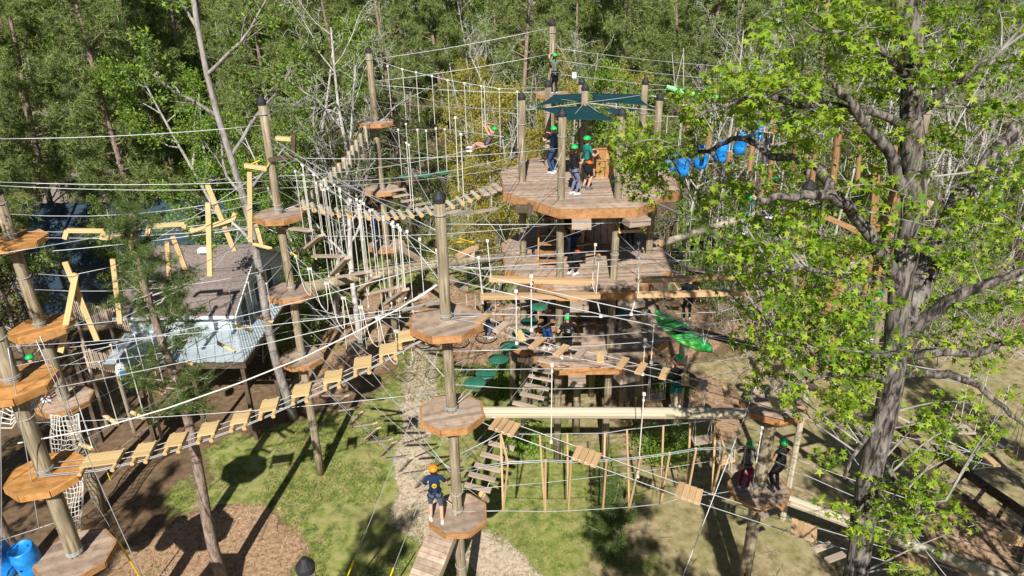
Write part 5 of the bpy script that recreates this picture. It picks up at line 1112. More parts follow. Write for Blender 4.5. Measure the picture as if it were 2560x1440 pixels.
def swing_board(label, px, py, Y, w_, dp, tilt, k='grey', hl=1.7):
    p = atY(px, py, Y); t = thing('swing_board', p, label, 'swing', 'board swings right of the tower'); R = frame((1, tilt[0], tilt[1])); piece('board', UB[k], t, p, R, (w_, dp, .05))
    for a in (-1, 1):
        for b2_ in (-1, 1): e = p + R @ V(a * w_ * .45, b2_ * dp * .42, 0); rod(t, e, V(p[0] + a * w_ * .45, p[1], p[2] + hl), .016)
for a in (('board swing just right of the lower timbers end', 1737, 672, 26, .75, .5, (.1, -.25)), ('board swing near the round tyre', 1790, 632, 26.5, .7, .5, (.1, -.3)), ('dark board swing behind the middle deck corner', 1690, 690, 26, .7, .5, (-.1, .1)), ('board swing behind the leaves above the timbers', 1848, 608, 26, .6, .4, (.1, -.2)), ('tilted board beside the kayak rope', 1640, 992, 17.6, .52, .34, (0, .12), 'grey', 1.2), ('pale board behind the log under the teal climber', 1738, 1045, 18, .5, .3, (0, .1), 'grey', 1.0), ('small square board right of the V frames', 1753, 1100, 15.8, .5, .34, (.1, .1), 'grey', .8), ('small board under the V frames near the maroon climber', 1812, 1150, 15.4, .48, .3, (.2, .15), 'tan', .8), ('log ended board beside the maroon climber', 1840, 1172, 15.2, .42, .16, (.3, .2), 'grey', .8),
    ('square board hanging at the far right over dry grass', 2404, 1072, 14.4, .5, .42, (.1, -.1)), ('second square board hanging at the far right', 2500, 1108, 14, .56, .42, (.1, -.12)), ('third square board at the right frame edge', 2548, 1136, 13.6, .5, .4, (.1, .1), 'tan')):
    swing_board(*a)
sw = thing('trapeze_seat', atY(1575, 578, 21.2), 'short trapeze bar on yellow straps under the top deck', 'swing'); plank(sw, atY(1546, 579, 21.2), atY(1606, 576, 21.2), .1, .09, 'tan', name='bar')
for a, b_ in (((1550, 575), (1540, 558)), ((1600, 572), (1580, 560))): rod(sw, atY(*a, 21.2), atY(*b_, 21.4), .03, 'ypipe', 'strap')
s2 = thing('trapeze_seat', atY(1165, 628, 15.5), 'short trapeze bar on yellow straps beside the central pole', 'swing'); plank(s2, atY(1142, 642, 15.2), atY(1193, 616, 15.6), .11, .1, 'tan', name='bar'); plank(s2, atY(1182, 618, 15.5), atY(1180, 650, 15.5), .12, .05, 'grey', name='bar')
for a, b_ in (((1118, 612), (1138, 640)), ((1140, 605), (1185, 604)), ((1150, 596), (1185, 608))): rod(s2, atY(*a, 15.2), atY(*b_, 15.5), .03, 'ypipe', 'strap')

# hanging brown posts at upper right
f = plane((6, 26.5), (14.5, 26.5)); hpz = bridge('hanging_post_walk', 'row of tall brown posts hanging behind the big tree leaves', f(1950, 390), 'rope bridge'); tps = []
for a, b_, w_ in (((1722, 285), (1717, 350), .18), ((1775, 306), (1767, 384), .18), ((1823, 378), (1818, 422), .18), ((1882, 352), (1874, 426), .2), ((1932, 360), (1924, 447), .2), ((1993, 332), (1980, 440), .2), ((2041, 361), (2030, 458), .2), ((2097, 328), (2078, 492), .26), ((2153, 320), (2142, 470), .2)):
    rod(hpz, f(*a), f(*b_), w_, 'post', 'hung_post'); tps.append(f(*a) + V(0, 0, .4)); rod(hpz, f(*a), tps[-1], .03)
rope_part(hpz, [V(5.2, 25.6, 13.2)] + tps + [X3(P10, 12.2)], .012); plank(hpz, f(1925, 324), f(1972, 324), .16, .16, 'post', name='crossbeam')
for i in range(12):
    x = 1890 + i * 22; p = f(x, 420 + 6 * (i % 3), -.8); rod(hpz, p, V(p[0], p[1], p[2] + 1.6), .022); 
# brown timber frame structure
tf = thing('timber_frame', (15.2, 28, 0), 'brown timber frame tower with slanted planks behind the big tree', 'timber frame'); f = plane((13, 27.6), (18, 27.6))
def tft(a, b_, w_=.24, th=.16, o_=0., k='post'): plank(tf, f(*a, o_), f(*b_, o_), w_, th, k, (0, -1, .2), 'timber')
for a, b_, w_ in (((2190, 410), (2178, 660), .3), ((2245, 470), (2205, 600), .55), ((2198, 462), (2245, 464), .3), ((2230, 370), (2256, 380), .25), ((2200, 560), (2188, 700), .4), ((2150, 600), (2060, 780), .32), ((2110, 600), (2100, 740), .28), ((2005, 660), (2000, 740), .3), ((2000, 742), (2100, 760), .3), ((2128, 640), (2240, 690), .26), ((2060, 540), (2170, 590), .22)): tft(a, b_, w_)
tft((2325, 500), (2300, 540), .4, .06, .3, 'grey'); tft((2140, 655), (2120, 700), .5, .05, .4, 'grey')
for b_ in ((2178, 660), (2188, 700), (2060, 780), (2100, 750)): q = f(*b_); rod(tf, q, V(q[0], q[1], 0), .22, 'post', 'support_post')
# long rails of the ladder bridge lower right
ra_ = thing('rail_bridge', (9, 16, 3), 'dark ladder bridge of two long rails crossing behind the big trunk', 'rope bridge')
A0, A1, B0, B1 = atY(2020, 960, 18.2), atY(2580, 1372, 13.0), atY(2090, 960, 19.), atY(2600, 1310, 14.0)
plank(ra_, A0, A1, .16, .2, 'dark', name='rail'); plank(ra_, B0, B1, .16, .2, 'dark', name='rail')
for i in range(11): t = (i + .5) / 11; plank(ra_, A0 + (A1 - A0) * t, B0 + (B1 - B0) * t, .09, .07, 'dark', name='rung')
for s in (.0, 1.): q = A0 + (A1 - A0) * s; rod(ra_, q, V(q[0], q[1], 0), .2, 'log', 'support_post')
le = thing('log_block', atY(2532, 1343, 13), 'sawn timber block ending near the right edge, lit by sun', 'log'); plank(le, atY(2516, 1340, 12.9), atY(2556, 1350, 13.3), .26, .26, 'tan', name='block')
r2_ = thing('rail_beam', atY(1810, 850, 19), 'dark horizontal beam running right behind the green kayak', 'beam'); plank(r2_, atY(1735, 826, 21), atY(1925, 880, 19.6), .18, .2, 'dark', name='rail')

# guy wires with yellow sleeves
def guy(label, px, py, top, y0=13., frac=.22):
    g0 = atZ(px, py, 0) if y0 is None else atY(px, py, y0); g0 = np.array(g0); top = np.array(top, float); t = thing('guy_wire', g0, label, 'guy wire', 'guy wires with yellow sleeves'); MB().tube([g0, g0 + (top - g0) * .5 - V(0, 0, .04), top], .009, 5).build('wire', M['cable'], t); rod(t, g0, g0 + (top - g0) * frac, .05, 'ypipe', 'sleeve')
gA = (lambda px, py: atZ(px, py, 0))
guy('guy wire with bright yellow sleeve left of the ramp', 833, 1530, X3(P4, 9.6), None, .22); guy('guy wire with yellow sleeve touching the ramp top edge', 938, 1540, X3(P4, 7.2), None, .27); guy('guy wire with yellow sleeve over the lower left mulch', 372, 1480, X3(P1, 10.3), None, .26); guy('short yellow sleeved guy wire beside the fresh pine bridge', 352, 1100, X3(P2, 8.0), None, .05); guy('short yellow sleeved guy wire under the first fresh pine platform', 277, 1200, X3(P2, 7.6), None, .05)
guy('yellow sleeved wire below the cottage pole top platform', 742, 640, X3(P3, 9.2), 20.2, .5)
# other cables
for lb, a, b_ in (
 ('highest cable from the left edge toward the cottage pole', atY(-40, 347, 19), X3(P3, 13.2)), ('cable crossing the left woods at roof height', atY(-40, 462, 19), atY(660, 470, 21)), ('cable from the left edge over the cottage ridge', atY(-40, 640, 17), X3(P3, 10.9)),
 ('cable from cottage pole top to far pole top', X3(P3, 13.5), X3(P7, 13.4)), ('cable from cottage pole down to central pole top', X3(P3, 12.9), X3(P4, 12.0)), ('cable from far pole down to central pole top', X3(P7, 12.6), X3(P4, 12.3)), ('cable from far pole to the tower left post', X3(P7, 12.9), (.43, 23.8, 12.9)), ('cable from far pole lower section to the tower', X3(P7, 10.4), (.43, 23.8, 10.9)),
 ('cable from central pole top to the tower left post', X3(P4, 11.9), (.43, 23.8, 11.9)), ('cable from central pole top to the tower front left post', X3(P4, 11.8), (1.65, 21.6, 11.7)), ('cable from central pole to the tower front right post', X3(P4, 11.1), (3.5, 21.6, 9.9)), ('cable from central pole to tower middle deck corner', X3(P4, 9.3), (1.65, 21.6, 8.9)), ('cable from central pole middle to the tower lower deck post', X3(P4, 8.6), (1.65, 21.6, 6.2)),
 ('cable from central pole top to shaded pole top', X3(P4, 12.2), X3(P5, 12.0)), ('second cable from central pole to shaded pole', X3(P4, 9.0), X3(P5, 8.9)), ('hand cable above the pale thick log', X3(P4, 8.5), X3(P5, 8.1)), ('cable from shaded pole to the tower right post', X3(P5, 11.5), (5.15, 23.9, 11.8)), ('lower cable from shaded pole to the tower', X3(P5, 8.4), (3.5, 21.6, 6.3)), ('kayak support cable from tower to shaded pole', (5.0, 22.5, 8.6), X3(P5, 8.9)),
 ('cable from tower rear post to the far brown pole', (4.95, 25.6, 13.4), X3(P11, 12.9)), ('cable from farthest pole to the far brown pole, upper', X3(P8, 14.4), X3(P11, 13.2)), ('cable from farthest pole to the far brown pole, lower', X3(P8, 13.9), X3(P11, 12.6)), ('cable carrying the pale kayak from farthest pole', X3(P8, 13.3), X3(P11, 12.2)), ('cable from the tower rear right post to the capped upper right pole', (4.95, 25.6, 12.5), X3(P10, 12.3)), ('cable from the brown pole to the capped upper right pole', X3(P11, 12.8), X3(P10, 12.1)),
 ('cable from far brown pole slanting down right', X3(P11, 12.4), V(20, 22, 8.)), ('cable from shaded pole bottom to the ground at lower right', X3(P5, 8.0), V(9.5, 9.6, 5.)), ('cable from shaded pole down past the two climbers', X3(P5, 10.), V(3.2, 10.9, 3.4)), ('cable from tower front right post to shaded pole platform', (3.5, 21.6, 9.4), X3(P5, 7.4)), ('cable from left edge pole to the tower middle', X3(P1, 9.5), X3(P4, 11.3)), ('second cable from left edge pole to the central pole', X3(P1, 8.8), X3(P4, 10.4)), ('lowest cable from left edge pole to the central pole', X3(P1, 6.0), X3(P3, 6.8)), ('bottom left cable running to the corner platform', X3(P1, 5.2), V(-16, 12, 4.3)),
 ('cable from dark left pole to cottage pole low', X3(P2, 6.6), X3(P3, 6.9)), ('second low cable from dark left pole to cottage pole', X3(P2, 6.0), X3(P3, 6.2)), ('cable descending steeply from above at the left edge', atY(100, 840, 13), atY(230, 1150, 13.4)), ('near vertical cable beside the left edge pole', atY(20, 870, 12.4), atY(100, 1340, 12.8)), ('second near vertical cable beside the left edge pole', atY(0, 1000, 12.4), atY(0, 1500, 12.6)), ('long slanting cable across the left edge pole to the ground', atY(90, 850, 12.2), atY(355, 1440, 12.2)),
 ('cable from tower left post to the lower central platform', (.43, 23.8, 8.6), X3(P4, 7.9)), ('slack rope from tower front left post to the middle deck corner', (1.65, 21.5, 12.1), (-.25, 21.9, 7.9)), ('cable from cottage pole low to the hoops end', X3(P3, 6.6), (-.2, 22.6, 6.4)), ('cable from cottage pole crossing down to the ramp', X3(P3, 8.9), X3(P4, 5.2)), ('cable from bottom platform to the right shrubs', X3(P4, 5.6), (1.65, 21.6, 3.9)), ('cable from shaded pole lowest platform to right edge', X3(P5, 5.2), V(12.5, 12.0, 4.9)), ('second low cable from shaded pole to right edge', X3(P5, 4.9), V(12.5, 11.6, 4.3)),
 ('cable across far right over the dry grass', atY(1960, 890, 16.5), atY(2580, 1200, 13.5)), ('cable from right edge platform to the big trunk height', atY(2250, 640, 20), atY(2580, 905, 16)), ('cable from capped upper right pole to timber frame', X3(P10, 11.6), X3(P12, 9.3)), ('cable from tower mid right to timber frame', (5.15, 23.9, 8.9), X3(P12, 8.6)), ('cable from tower low right to timber frame', (5.15, 23.9, 6.2), X3(P12, 6.4))):
    cable(lb, a, b_, .06 + .02 * np.linalg.norm(np.array(a) - np.array(b_)) / 3, .0105)

NP = {'cottage pole': P3, 'central pole': P4, 'far pole': P7, 'shaded pole': P5, 'left edge pole': P1, 'dark left pole': P2, 'farthest pole': P8, 'tower left post': (.43, 23.8), 'tower front left post': (1.65, 21.6), 'tower front right post': (3.5, 21.6), 'tower right post': (5.15, 23.9), 'tower rear left post': (1.45, 26.1)}
for a, b_, hs in (('cottage pole', 'central pole', (12.4, 11.3, 9.0, 6.6)), ('far pole', 'cottage pole', (12.6, 11.9, 9.6)), ('central pole', 'shaded pole', (11.3, 9.6, 8.0, 5.0)), ('cottage pole', 'tower front left post', (12.0, 9.5, 6.9)), ('central pole', 'tower front left post', (10.6, 9.8, 7.2, 5.4)), ('central pole', 'tower left post', (10.9, 8.0)), ('far pole', 'tower rear left post', (12.5, 9.4, 6.8)), ('shaded pole', 'tower front right post', (11.0, 9.2, 6.0)), ('shaded pole', 'tower right post', (10.4, 7.0)), ('left edge pole', 'cottage pole', (9.9, 7.0)), ('left edge pole', 'central pole', (10.2, 7.9)), ('dark left pole', 'cottage pole', (11.2, 8.8)), ('cottage pole', 'tower left post', (11.0, 8.4, 5.8)), ('farthest pole', 'tower rear left post', (13.2,))):
    for z_, o_ in zip(hs, ('topmost', 'upper', 'lower', 'lowest')):
        cable('%s thin safety line between the %s and the %s' % (o_, a, b_), X3(NP[a], z_ + rng.uniform(-.3, .3)), X3(NP[b_], z_ + rng.uniform(-.3, .3)), rng.uniform(.1, .4), .008, group='thin safety lines between poles')
# ------------------------------------------------------------------ people
def ik(a, b, l1, l2, pole):
    a, b = np.array(a, float), np.array(b, float); d = b - a; L_ = np.linalg.norm(d); mx_ = (l1 + l2) * .995
    if L_ > mx_: b = a + d / L_ * mx_; d = b - a; L_ = mx_
    u = d / L_; x = (l1*l1 - l2*l2 + L_*L_) / (2*L_); h = math.sqrt(max(l1*l1 - x*x, 0)); p = np.array(pole, float); p = unit(p - u * (p @ u))
    return a + u * x + p * h, b
def person(label, foot, h, yaw, helm, shirt, pants, longp=True, sleeve=.5, hands=((-.16, .12, .62), (.16, .12, .62)), feet=((-.06, 0, .04), (.06, .02, .04)), pel=(0, 0, .525), lean=(0, .01), look=(0, 0), shoe='shoe', hair=None, extra=None, skin='skin'):
    t = thing('person', foot, label, 'person'); cy, sy = math.cos(yaw), math.sin(yaw)
    W = lambda p: V(foot[0] + h * (p[0]*cy - p[1]*sy), foot[1] + h * (p[0]*sy + p[1]*cy), foot[2] + h * p[2])
    pel = V(*pel); lx, ly = lean; top = lambda z: pel + V(lx * z / .28, ly * z / .28, z)
    vs, rs_, es, tg = [], [], [], []
    def v(p, r): vs.append(np.array(p, float)); rs_.append(r); return len(vs) - 1
    def e(i, j, s): es.append((i, j)); tg.append(s); return j
    iP = v(pel, (.088, .062)); iW = e(iP, v(top(.085), (.078, .055)), 'shirt'); iC = e(iW, v(top(.19), (.092, .062)), 'shirt'); iN0 = e(iC, v(top(.275), (.06, .045)), 'shirt')
    hd = V(look[0] * .03, look[1] * .03, 0); iN = e(iN0, v(top(.315) + hd * .3, (.032, .032)), 'skin'); iH1 = e(iN, v(top(.355) + hd * .7 + V(0, .006, 0), (.040, .044)), 'skin'); iH2 = e(iH1, v(top(.405) + hd, (.045, .052)), 'skin'); e(iH2, v(top(.448) + hd, (.030, .034)), 'skin')
    fwd = unit(V(look[0], 1, 0)); e(iH1, v(top(.375) + hd + fwd * .060, (.010, .010)), 'skin')
    for s, hp, fp in ((-1, hands[0], feet[0]), (1, hands[1], feet[1])):
        sh = top(.262) + V(s * .105, 0, 0); el, ha = ik(sh, hp, .17, .15, V(s * .6, -.8, -.5)); iS = e(iN0, v(sh, (.036, .036)), 'shirt')
        mid = sh + (el - sh) * sleeve * 1.6 if sleeve < .6 else el
        iE = e(e(iS, v((sh + el) / 2, (.030, .030)), 'shirt' if sleeve > 0 else 'skin'), v(el, (.024, .024)), 'shirt' if sleeve >= .9 else 'skin'); iWr = e(iE, v(ha, (.017, .016)), 'skin')
        d = unit(ha - el); side = unit(np.cross(d, V(0, 0, 1)) + V(1e-3, 0, 0)); curl = unit(np.cross(side, d)) * (-1 if np.cross(side, d)[2] > 0 else 1); iPm = e(iWr, v(ha + d * .035, (.019, .013)), 'skin')
        for q in range(4):
            b0 = ha + d * .052 + side * (q - 1.5) * .0125; ln = (.020, .025, .024, .017)[q]; i1 = e(iPm, v(b0, (.0062, .0062)), 'skin'); i2 = e(i1, v(b0 + d * ln * .7 + curl * ln * .4, (.0056, .0056)), 'skin'); e(i2, v(b0 + d * ln * .9 + curl * ln * 1.2, (.0048, .0048)), 'skin')
        t1 = e(iWr, v(ha + d * .022 + side * s * -.022, (.0075, .0075)), 'skin'); e(t1, v(ha + d * .042 + side * s * -.030 + curl * .012, (.006, .006)), 'skin')
        hip = pel + V(s * .052, 0, -.035); ft = V(*fp); kn, an = ik(hip, ft, .245, .245, V(s * .12, 1, .1)); iHp = e(iP, v(hip, (.060, .058)), 'pants')
        iT = e(iHp, v((hip + kn) / 2, (.052, .052)), 'pants'); iK = e(iT, v(kn, (.036, .037)), 'pants'); iCf = e(iK, v(kn + (an - kn) * .35, (.033, .035)), 'pants' if longp else 'skin'); iA = e(iCf, v(an, (.021, .022)), 'pants' if longp else 'skin'); e(iA, v(an + V(s * .012, .075, -.028), (.018, .013)), 'skin')
        so_ = MB(); prof = [(-.045, .020, .026), (-.03, .027, .036), (.0, .028, .042), (.05, .029, .034), (.085, .028, .024), (.105, .018, .014)]; rings = []
        for yy, wx, hz in prof:
            row = []
            for k in range(9):
                q = 2 * math.pi * k / 8; z = max(hz * math.sin(q), -.012) ; row.append(W(an + V(s * .004 + wx * math.cos(q) + s * .012 * yy / .1, yy, -.026 + z)))
            rings.append(row)
        so_.sheet(rings); so_.build('shoe', M[shoe] if shoe in M else cloth(shoe), t, True)
    me = bpy.data.meshes.new('body'); me.from_pydata([(W(p) - org(t)).tolist() for p in vs], es, []); ob = bpy.data.objects.new('body', me); COL.objects.link(ob)
    ob.modifiers.new('s', 'SKIN'); sd = ob.modifiers.new('d', 'SUBSURF'); sd.levels = 1; sd.render_levels = 1
    for i, r in enumerate(rs_): me.skin_vertices[0].data[i].radius = (r[0] * h, r[1] * h); me.skin_vertices[0].data[i].use_root = (i == 0)
    dg = bpy.context.evaluated_depsgraph_get(); m2 = bpy.data.meshes.new_from_object(ob.evaluated_get(dg)); bpy.data.objects.remove(ob); bpy.data.meshes.remove(me)
    mats_ = {'skin': M[skin], 'shirt': cloth(shirt), 'pants': cloth(pants)}; keys = list(mats_); m2.materials.clear()
    for k in keys: m2.materials.append(mats_[k])
    A_ = np.array([W(vs[i]) - org(t) for i, j in es]); B_ = np.array([W(vs[j]) - org(t) for i, j in es]); D_ = B_ - A_; DD = np.sum(D_*D_, 1) + 1e-9; RR = np.array([max(rs_[i]) * .5 + max(rs_[j]) * .5 for i, j in es]) * h
    mi = []
    for p in m2.polygons:
        c = np.array(p.center); tt = np.clip(np.sum((c - A_) * D_, 1) / DD, 0, 1); dist = np.linalg.norm(A_ + D_ * tt[:, None] - c, axis=1) / RR; mi.append(keys.index(tg[int(np.argmin(dist))]))
    m2.polygons.foreach_set('material_index', mi); m2.polygons.foreach_set('use_smooth', [True] * len(m2.polygons)); m2.name = 'body'; mobj('body', m2, t)
    hc = top(.405) + hd; Rr = np.stack([np.array(W(V(1,0,0)) - W(V(0,0,0))), np.array(W(V(0,1,0)) - W(V(0,0,0))), np.array(W(V(0,0,1)) - W(V(0,0,0)))], 1); tl = V(0, .0, 0)
    if helm:
        hm = MB(); hm.lathe([(.066, -.005), (.070, .006), (.068, .025), (.058, .047), (.036, .062), (.006, .068)], 14, W(hc + V(0, -.002, .008)), Rr @ np.diag([.95, 1.08, 1])); ho = hm.build('helmet', M['green'] if helm == 'g' else M['ohelm'], t, True)
        vt = MB()
        for a in (-.6, -.2, .2, .6):
            for s in (-1, 1): vt.box(W(hc + V(.052 * math.sin(a) , s * .045 * math.cos(a) * 1.08, .056)), (.006 * h, .028 * h, .012 * h), frame(Rr @ V(1, 0, 0)))
        vt.build('vent', M['black'], ho)
        sp_ = MB()
        for s in (-1, 1): sp_.tube([W(hc + V(s * .055, .01, .01)), W(hc + V(s * .04, .03, -.055)), W(hc + V(0, .035, -.068))], .004 * h, 4)
        sp_.build('chin_strap', M['black'], ho)
    if hair is not None:
        hb_ = MB().lathe([(.012, -.07), (.045, -.06), (.056, -.02), (.058, .02), (.05, .05), (.02, .066)], 12, W(hc + V(0, -.014, 0)), Rr)
        if hair[1]: hb_.tube([W(hc + V(0, -.045, -.03)), W(hc + V(0, -.065, -.09)), W(hc + V(.01, -.05, -.15))], [.02 * h, .017 * h, .006 * h], 6)
        hb_.build('hair', cloth(hair[0]), t, True)
    for s in (-1, 1): MB().lathe([(.001, -.005), (.005, 0), (.001, .005)], 6, W(hc + V(s * .018, 0, -.002) + fwd * .050), Rr).build('eye', M['eye'], t)
    MB().box(W(hc + V(0, 0, -.040) + fwd * .047), (.022 * h, .008 * h, .005 * h), Rr / h).build('mouth', cloth((.35, .12, .10)), t)
    hs = MB(); q0 = np.linspace(0, 6.283, 17)[:-1]
    hs.tube([W(top(.045) + V(.090*math.cos(q), .066*math.sin(q), 0)) for q in q0], .013 * h, 5, closed=True)
    for s, kn_ in ((-1, 0), (1, 1)):
        c = pel + V(s * .052, 0, -.055); hs.tube([W(c + V(.062*math.cos(q), .062*math.sin(q), .012 * s * math.cos(q))) for q in q0], .009 * h, 4, closed=True)
        hs.tube([W(top(.05) + V(s * .05, -.068, 0)), W(top(.16) + V(s * .035, -.070, 0)), W(top(.275) + V(s * .055, -.015, .02)), W(top(.2) + V(s * .05, .066, 0)), W(top(.05) + V(s * .04, .064, 0))], .007 * h, 4)
    hs.build('harness', M['black'], t, True)
    ln = MB(); c = W(top(.05) + V(.02, .075, 0))
    for s in (-1, 1): ln.tube([c, c + V(.03 * s, 0, -.25), c + V(.10 * s, .02, -.1)], .009, 4)
    ln.build('lanyard', cloth((.05, .22, .42)), t)
    if extra: extra(t, W, top, Rr, h)
    return t
def stand(px, py, Y): return atY(px, py, Y)
NAVY, BLK, TEAL, WHT, GREY, DEN = (.012, .03, .085), (.012, .012, .014), (.01, .19, .16), (.72, .72, .72), (.15, .16, .16), (.03, .07, .16)
UPH = ((-.10, .10, .98), (.10, .12, .98)); HOLD = ((-.11, .20, .72), (.11, .20, .74)); CHEST = ((-.06, .16, .66), (.06, .18, .68)); WIDE = ((-.26, .10, .78), (.26, .10, .80))
def logo(t, W, top, Rr, h):
    c = W(top(.175) + V(0, -.0665, 0)); o = MB(); n = unit(Rr @ V(0, -1, 0)); x = unit(Rr @ V(1, 0, 0)); z = V(0, 0, 1)
    o.tube([c + n * .012 + x * .055*math.cos(q) + z * .06*math.sin(q) for q in np.linspace(0, 6.283, 17)[:-1]], .012, 4, closed=True); o.beam(c + n * .012 - x * .022 - z * .03, c + n * .012 - x * .022 + z * .02, .012, .016); o.beam(c + n * .012 + x * .022 - z * .03, c + n * .012 + x * .022 + z * .02, .012, .016); o.beam(c + n * .012 - x * .03 + z * .02, c + n * .012 + x * .03 + z * .02, .014, .012)
    o.build('shirt_emblem', cloth((.75, .52, .02)), t)
def pack(col, acc):
    def f(t, W, top, Rr, h):
        b = MB(); c = top(.06) + V(.13, -.02, -.25)
        b.lathe([(.06, 0), (.085, .02), (.09, .10), (.08, .17), (.04, .20)], 10, W(c), Rr); b.build('gear_bag', cloth(col), t, True); MB().lathe([(.05, .15), (.06, .18), (.03, .22)], 8, W(c + V(0, .01, .01)), Rr).build('bag_flap', cloth(acc), t, True)
    return f
person('guide in navy shirt and orange helmet, back turned, on the lowest central platform', (P4[0] - .53, P4[1] - .28, 4.055), 1.78, .12, 'o', NAVY, (.09, .12, .17), False, .5, ((-.13, .16, .56), (.15, .18, .60)), ((-.085, .03, .04), (.075, -.06, .04)), hair=((.03, .02, .012), 0), extra=logo)
person('climber in maroon leggings and grey top beside the shaded pole', (P5[0] - .48, P5[1] - .05, 3.805), 1.62, -.5, 'g', (.16, .16, .17), (.20, .008, .045), True, .5, ((-.10, .18, .74), (.12, .22, .80)), shoe='shoe', hair=((.10, .05, .025), 1))
person('climber all in black with bare shoulders on the shaded platform', (P5[0] + .42, P5[1] - .12, 3.805), 1.72, .35, 'g', BLK, BLK, True, 0, ((-.15, .12, .60), (.17, .14, .66)), hair=((.06, .03, .02), 1), shoe=(.02, .02, .025))
q = stand(1437, 482, 22.0); person('climber in black tee and pale striped leggings on the top deck', (q[0] - .05, 22.05, 10.555), 1.66, -.95, 'g', BLK, (.17, .19, .30), True, .5, CHEST, hair=((.05, .03, .02), 1))
person('climber in teal shirt with gear bag on the top deck', (q[0] + .42, 22.75, 10.555), 1.8, -1.1, 'g', TEAL, (.11, .06, .06), False, .5, ((-.10, .2, .70), (.10, .2, .68)), hair=((.06, .03, .02), 0), extra=pack(BLK, (.85, .16, .01)), shoe=(.12, .12, .13))
q = atZ(1390, 412, 10.6); person('person in blue shirt half behind a top deck post', (1.62, 24.9, 10.555), 1.72, .9, 'g', (.08, .13, .27), DEN, True, .5, ((-.12, .2, .80), (.12, .2, .82)))
person('climber in olive shirt and black trousers on the farthest pole platform', (P8[0] + .10, P8[1] - .42, 12.455), 1.74, .2, 'g', (.15, .18, .13), BLK, True, .5, ((-.06, .12, .98), (.10, .18, .78)), hair=((.05, .03, .02), 1))
person('guide in navy shirt and orange helmet reaching up on the middle deck', (2.08, 21.95, 7.705), 1.8, -.7, 'o', NAVY, BLK, True, .5, ((-.02, .18, .98), (.10, .2, .95)), extra=pack(BLK, (.8, .1, .02)))
person('climber in white shirt at the back of the lower deck', (2.0, 22.15, 4.855), 1.72, -.9, 'g', WHT, (.25, .25, .27), True, .5, HOLD, hair=((.02, .015, .01), 0))
person('bareheaded climber in black top and blue shorts by the lower deck post', (1.22, 21.75, 4.855), 1.68, -.5, None, BLK, (.02, .10, .35), False, .5, ((-.10, .22, .78), (.14, .24, .84)), hair=((.05, .025, .015), 1))
def print_(t, W, top, Rr, h):
    n = unit(Rr @ V(0, -1, 0)); o = MB()
    for i in range(4): c = W(top(.19 - .022 * i) + V(.02 * (i % 2), -.0665, 0)) + n * .01; x = unit(Rr @ V(1, 0, 0)); o.beam(c - x * .05, c + x * .05, .012, .014)
    o.build('shirt_print', cloth((.45, .45, .42)), t)
person('climber in black tee with back print at the lower deck front edge', (1.90, 21.05, 4.855), 1.7, .15, 'g', BLK, (.015, .015, .02), False, .5, ((-.20, .08, .62), (.12, .22, .78)), ((-.10, .0, .04), (.09, .0, .04)), extra=print_)
q = stand(1218, 848, 22.3); fhp = plane(P3, (TFL[0] - .6, TFL[1] + .6)); q = fhp(1216, 845); person('climber in black top and jeans standing on the black hoop', (q[0], q[1], q[2] + .0), 1.68, -1.2, 'g', BLK, (.045, .10, .20), True, .3, ((-.08, .26, .70), (.12, .24, .66)), lean=(0, .05), hair=((.05, .03, .02), 0))
person('climber in navy shirt and jeans on the lowest far platform', (P7[0] - .40, P7[1] - .35, 5.26), 1.72, .3, 'g', NAVY, (.05, .10, .22), True, .5, CHEST)
q = atY(1215, 362, 29); person('climber lying back in a harness among the disc swings', (q[0], q[1], q[2] - .75), 1.7, 1.3, 'g', (.13, .13, .15), (.45, .26, .19), False, 0, ((-.05, .06, .98), (.08, .04, 1.0)), ((-.06, .40, .30), (.06, .44, .36)), pel=(0, 0, .42), lean=(0, -.16))
hr2 = thing('hanging_hand_rope', (q[0], q[1], q[2] + 1.0), 'rope held by the reclining climber', 'rope'); rod(hr2, V(q[0] , q[1], q[2] + .7), V(q[0], q[1], q[2] + 2.6), .03)
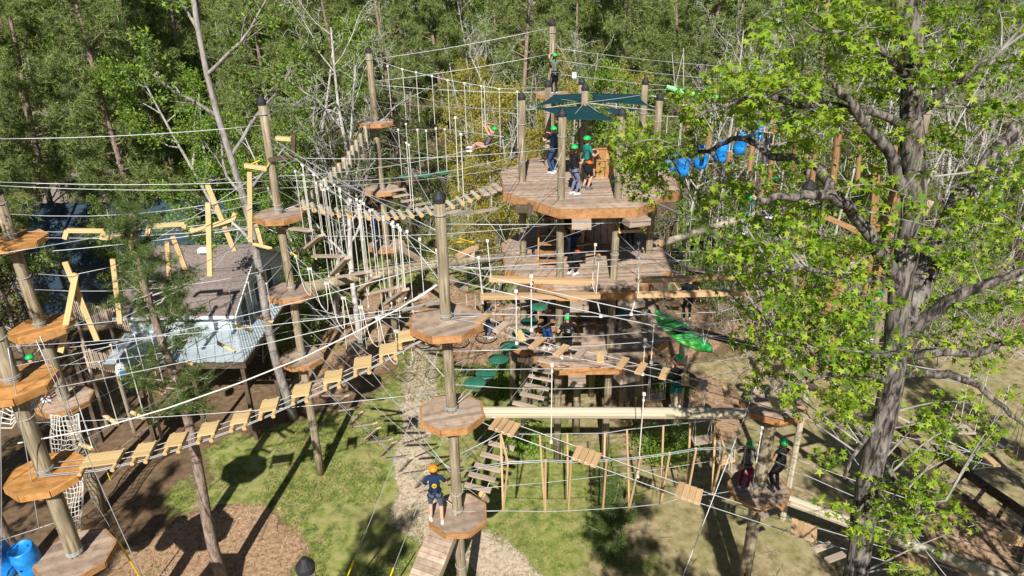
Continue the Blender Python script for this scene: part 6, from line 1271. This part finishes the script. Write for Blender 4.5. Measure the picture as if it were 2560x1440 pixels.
q = atY(1716, 790, 23); person('guide in orange helmet and black clothes right of the lower timbers', (q[0], 22.9, atY(1716, 800, 22.9)[2]), 1.75, 0, 'o', BLK, BLK, True, .5, ((-.30, .08, .80), (.22, .10, .70)))
st = thing('log_stump', (q[0], 22.9, 0), 'short round post under the guide in black', 'post'); rod(st, V(q[0], 22.9, 0), V(q[0], 22.9, atY(1716, 800, 22.9)[2]), .36, 'log', 'post')
q = atY(1692, 1005, 16.6); person('climber in teal shorts gripping the cables below the plank row', (q[0], 16.6, atY(1692, 1022, 16.6)[2]), 1.7, .1, 'g', BLK, (.0, .22, .25), False, 0, ((-.06, .14, .96), (-.10, .10, .90)), lean=(0, .06))
person('climber in blue shirt on the dark pole platform above the net', (P2[0] - .62, P2[1] - .1, 4.755), 1.72, -1.0, 'g', (.02, .10, .32), (.02, .03, .06), False, .5, CHEST)
q = atY(1927, 545, 26.5); person('climber in red patterned shirt behind the leaves right of the tower', (q[0], 26.5, q[2]), 1.7, .8, 'g', (.35, .08, .07), BLK, True, .3, HOLD, hair=((.03, .02, .015), 0))
q = atY(1864, 585, 27); person('slim climber in blue behind the leaves beside the log', (q[0], 27, q[2]), 1.66, .4, 'g', (.03, .14, .30), (.30, .33, .38), True, .3, UPH)
q = atY(1914, 415, 29.5); person('climber in dark clothes under the topmost blue barrel', (q[0], 29.5, q[2]), 1.7, .2, 'g', (.02, .02, .03), (.03, .04, .10), True, .5, UPH)
person('climber in red and teal in the shade of the lower deck', (3.95, 23.2, 4.855), 1.7, -.6, 'o', (.03, .02, .03), (.28, .05, .03), False, .4, HOLD, extra=pack((.02, .15, .14), (.02, .2, .18)))
q = atY(1600, 590, 24.3); person('dark clothed climber in the shade below the top deck', (4.6, 24.4, 7.705), 1.7, .5, 'g', (.03, .03, .04), (.02, .02, .03), True, .5, UPH)
q = atY(2172, 855, 18.4); person('climber with green helmet hidden behind leaves left of the big trunk', (q[0], 18.4, q[2]), 1.7, .3, 'g', (.20, .20, .22), (.08, .09, .14), True, .5, CHEST)
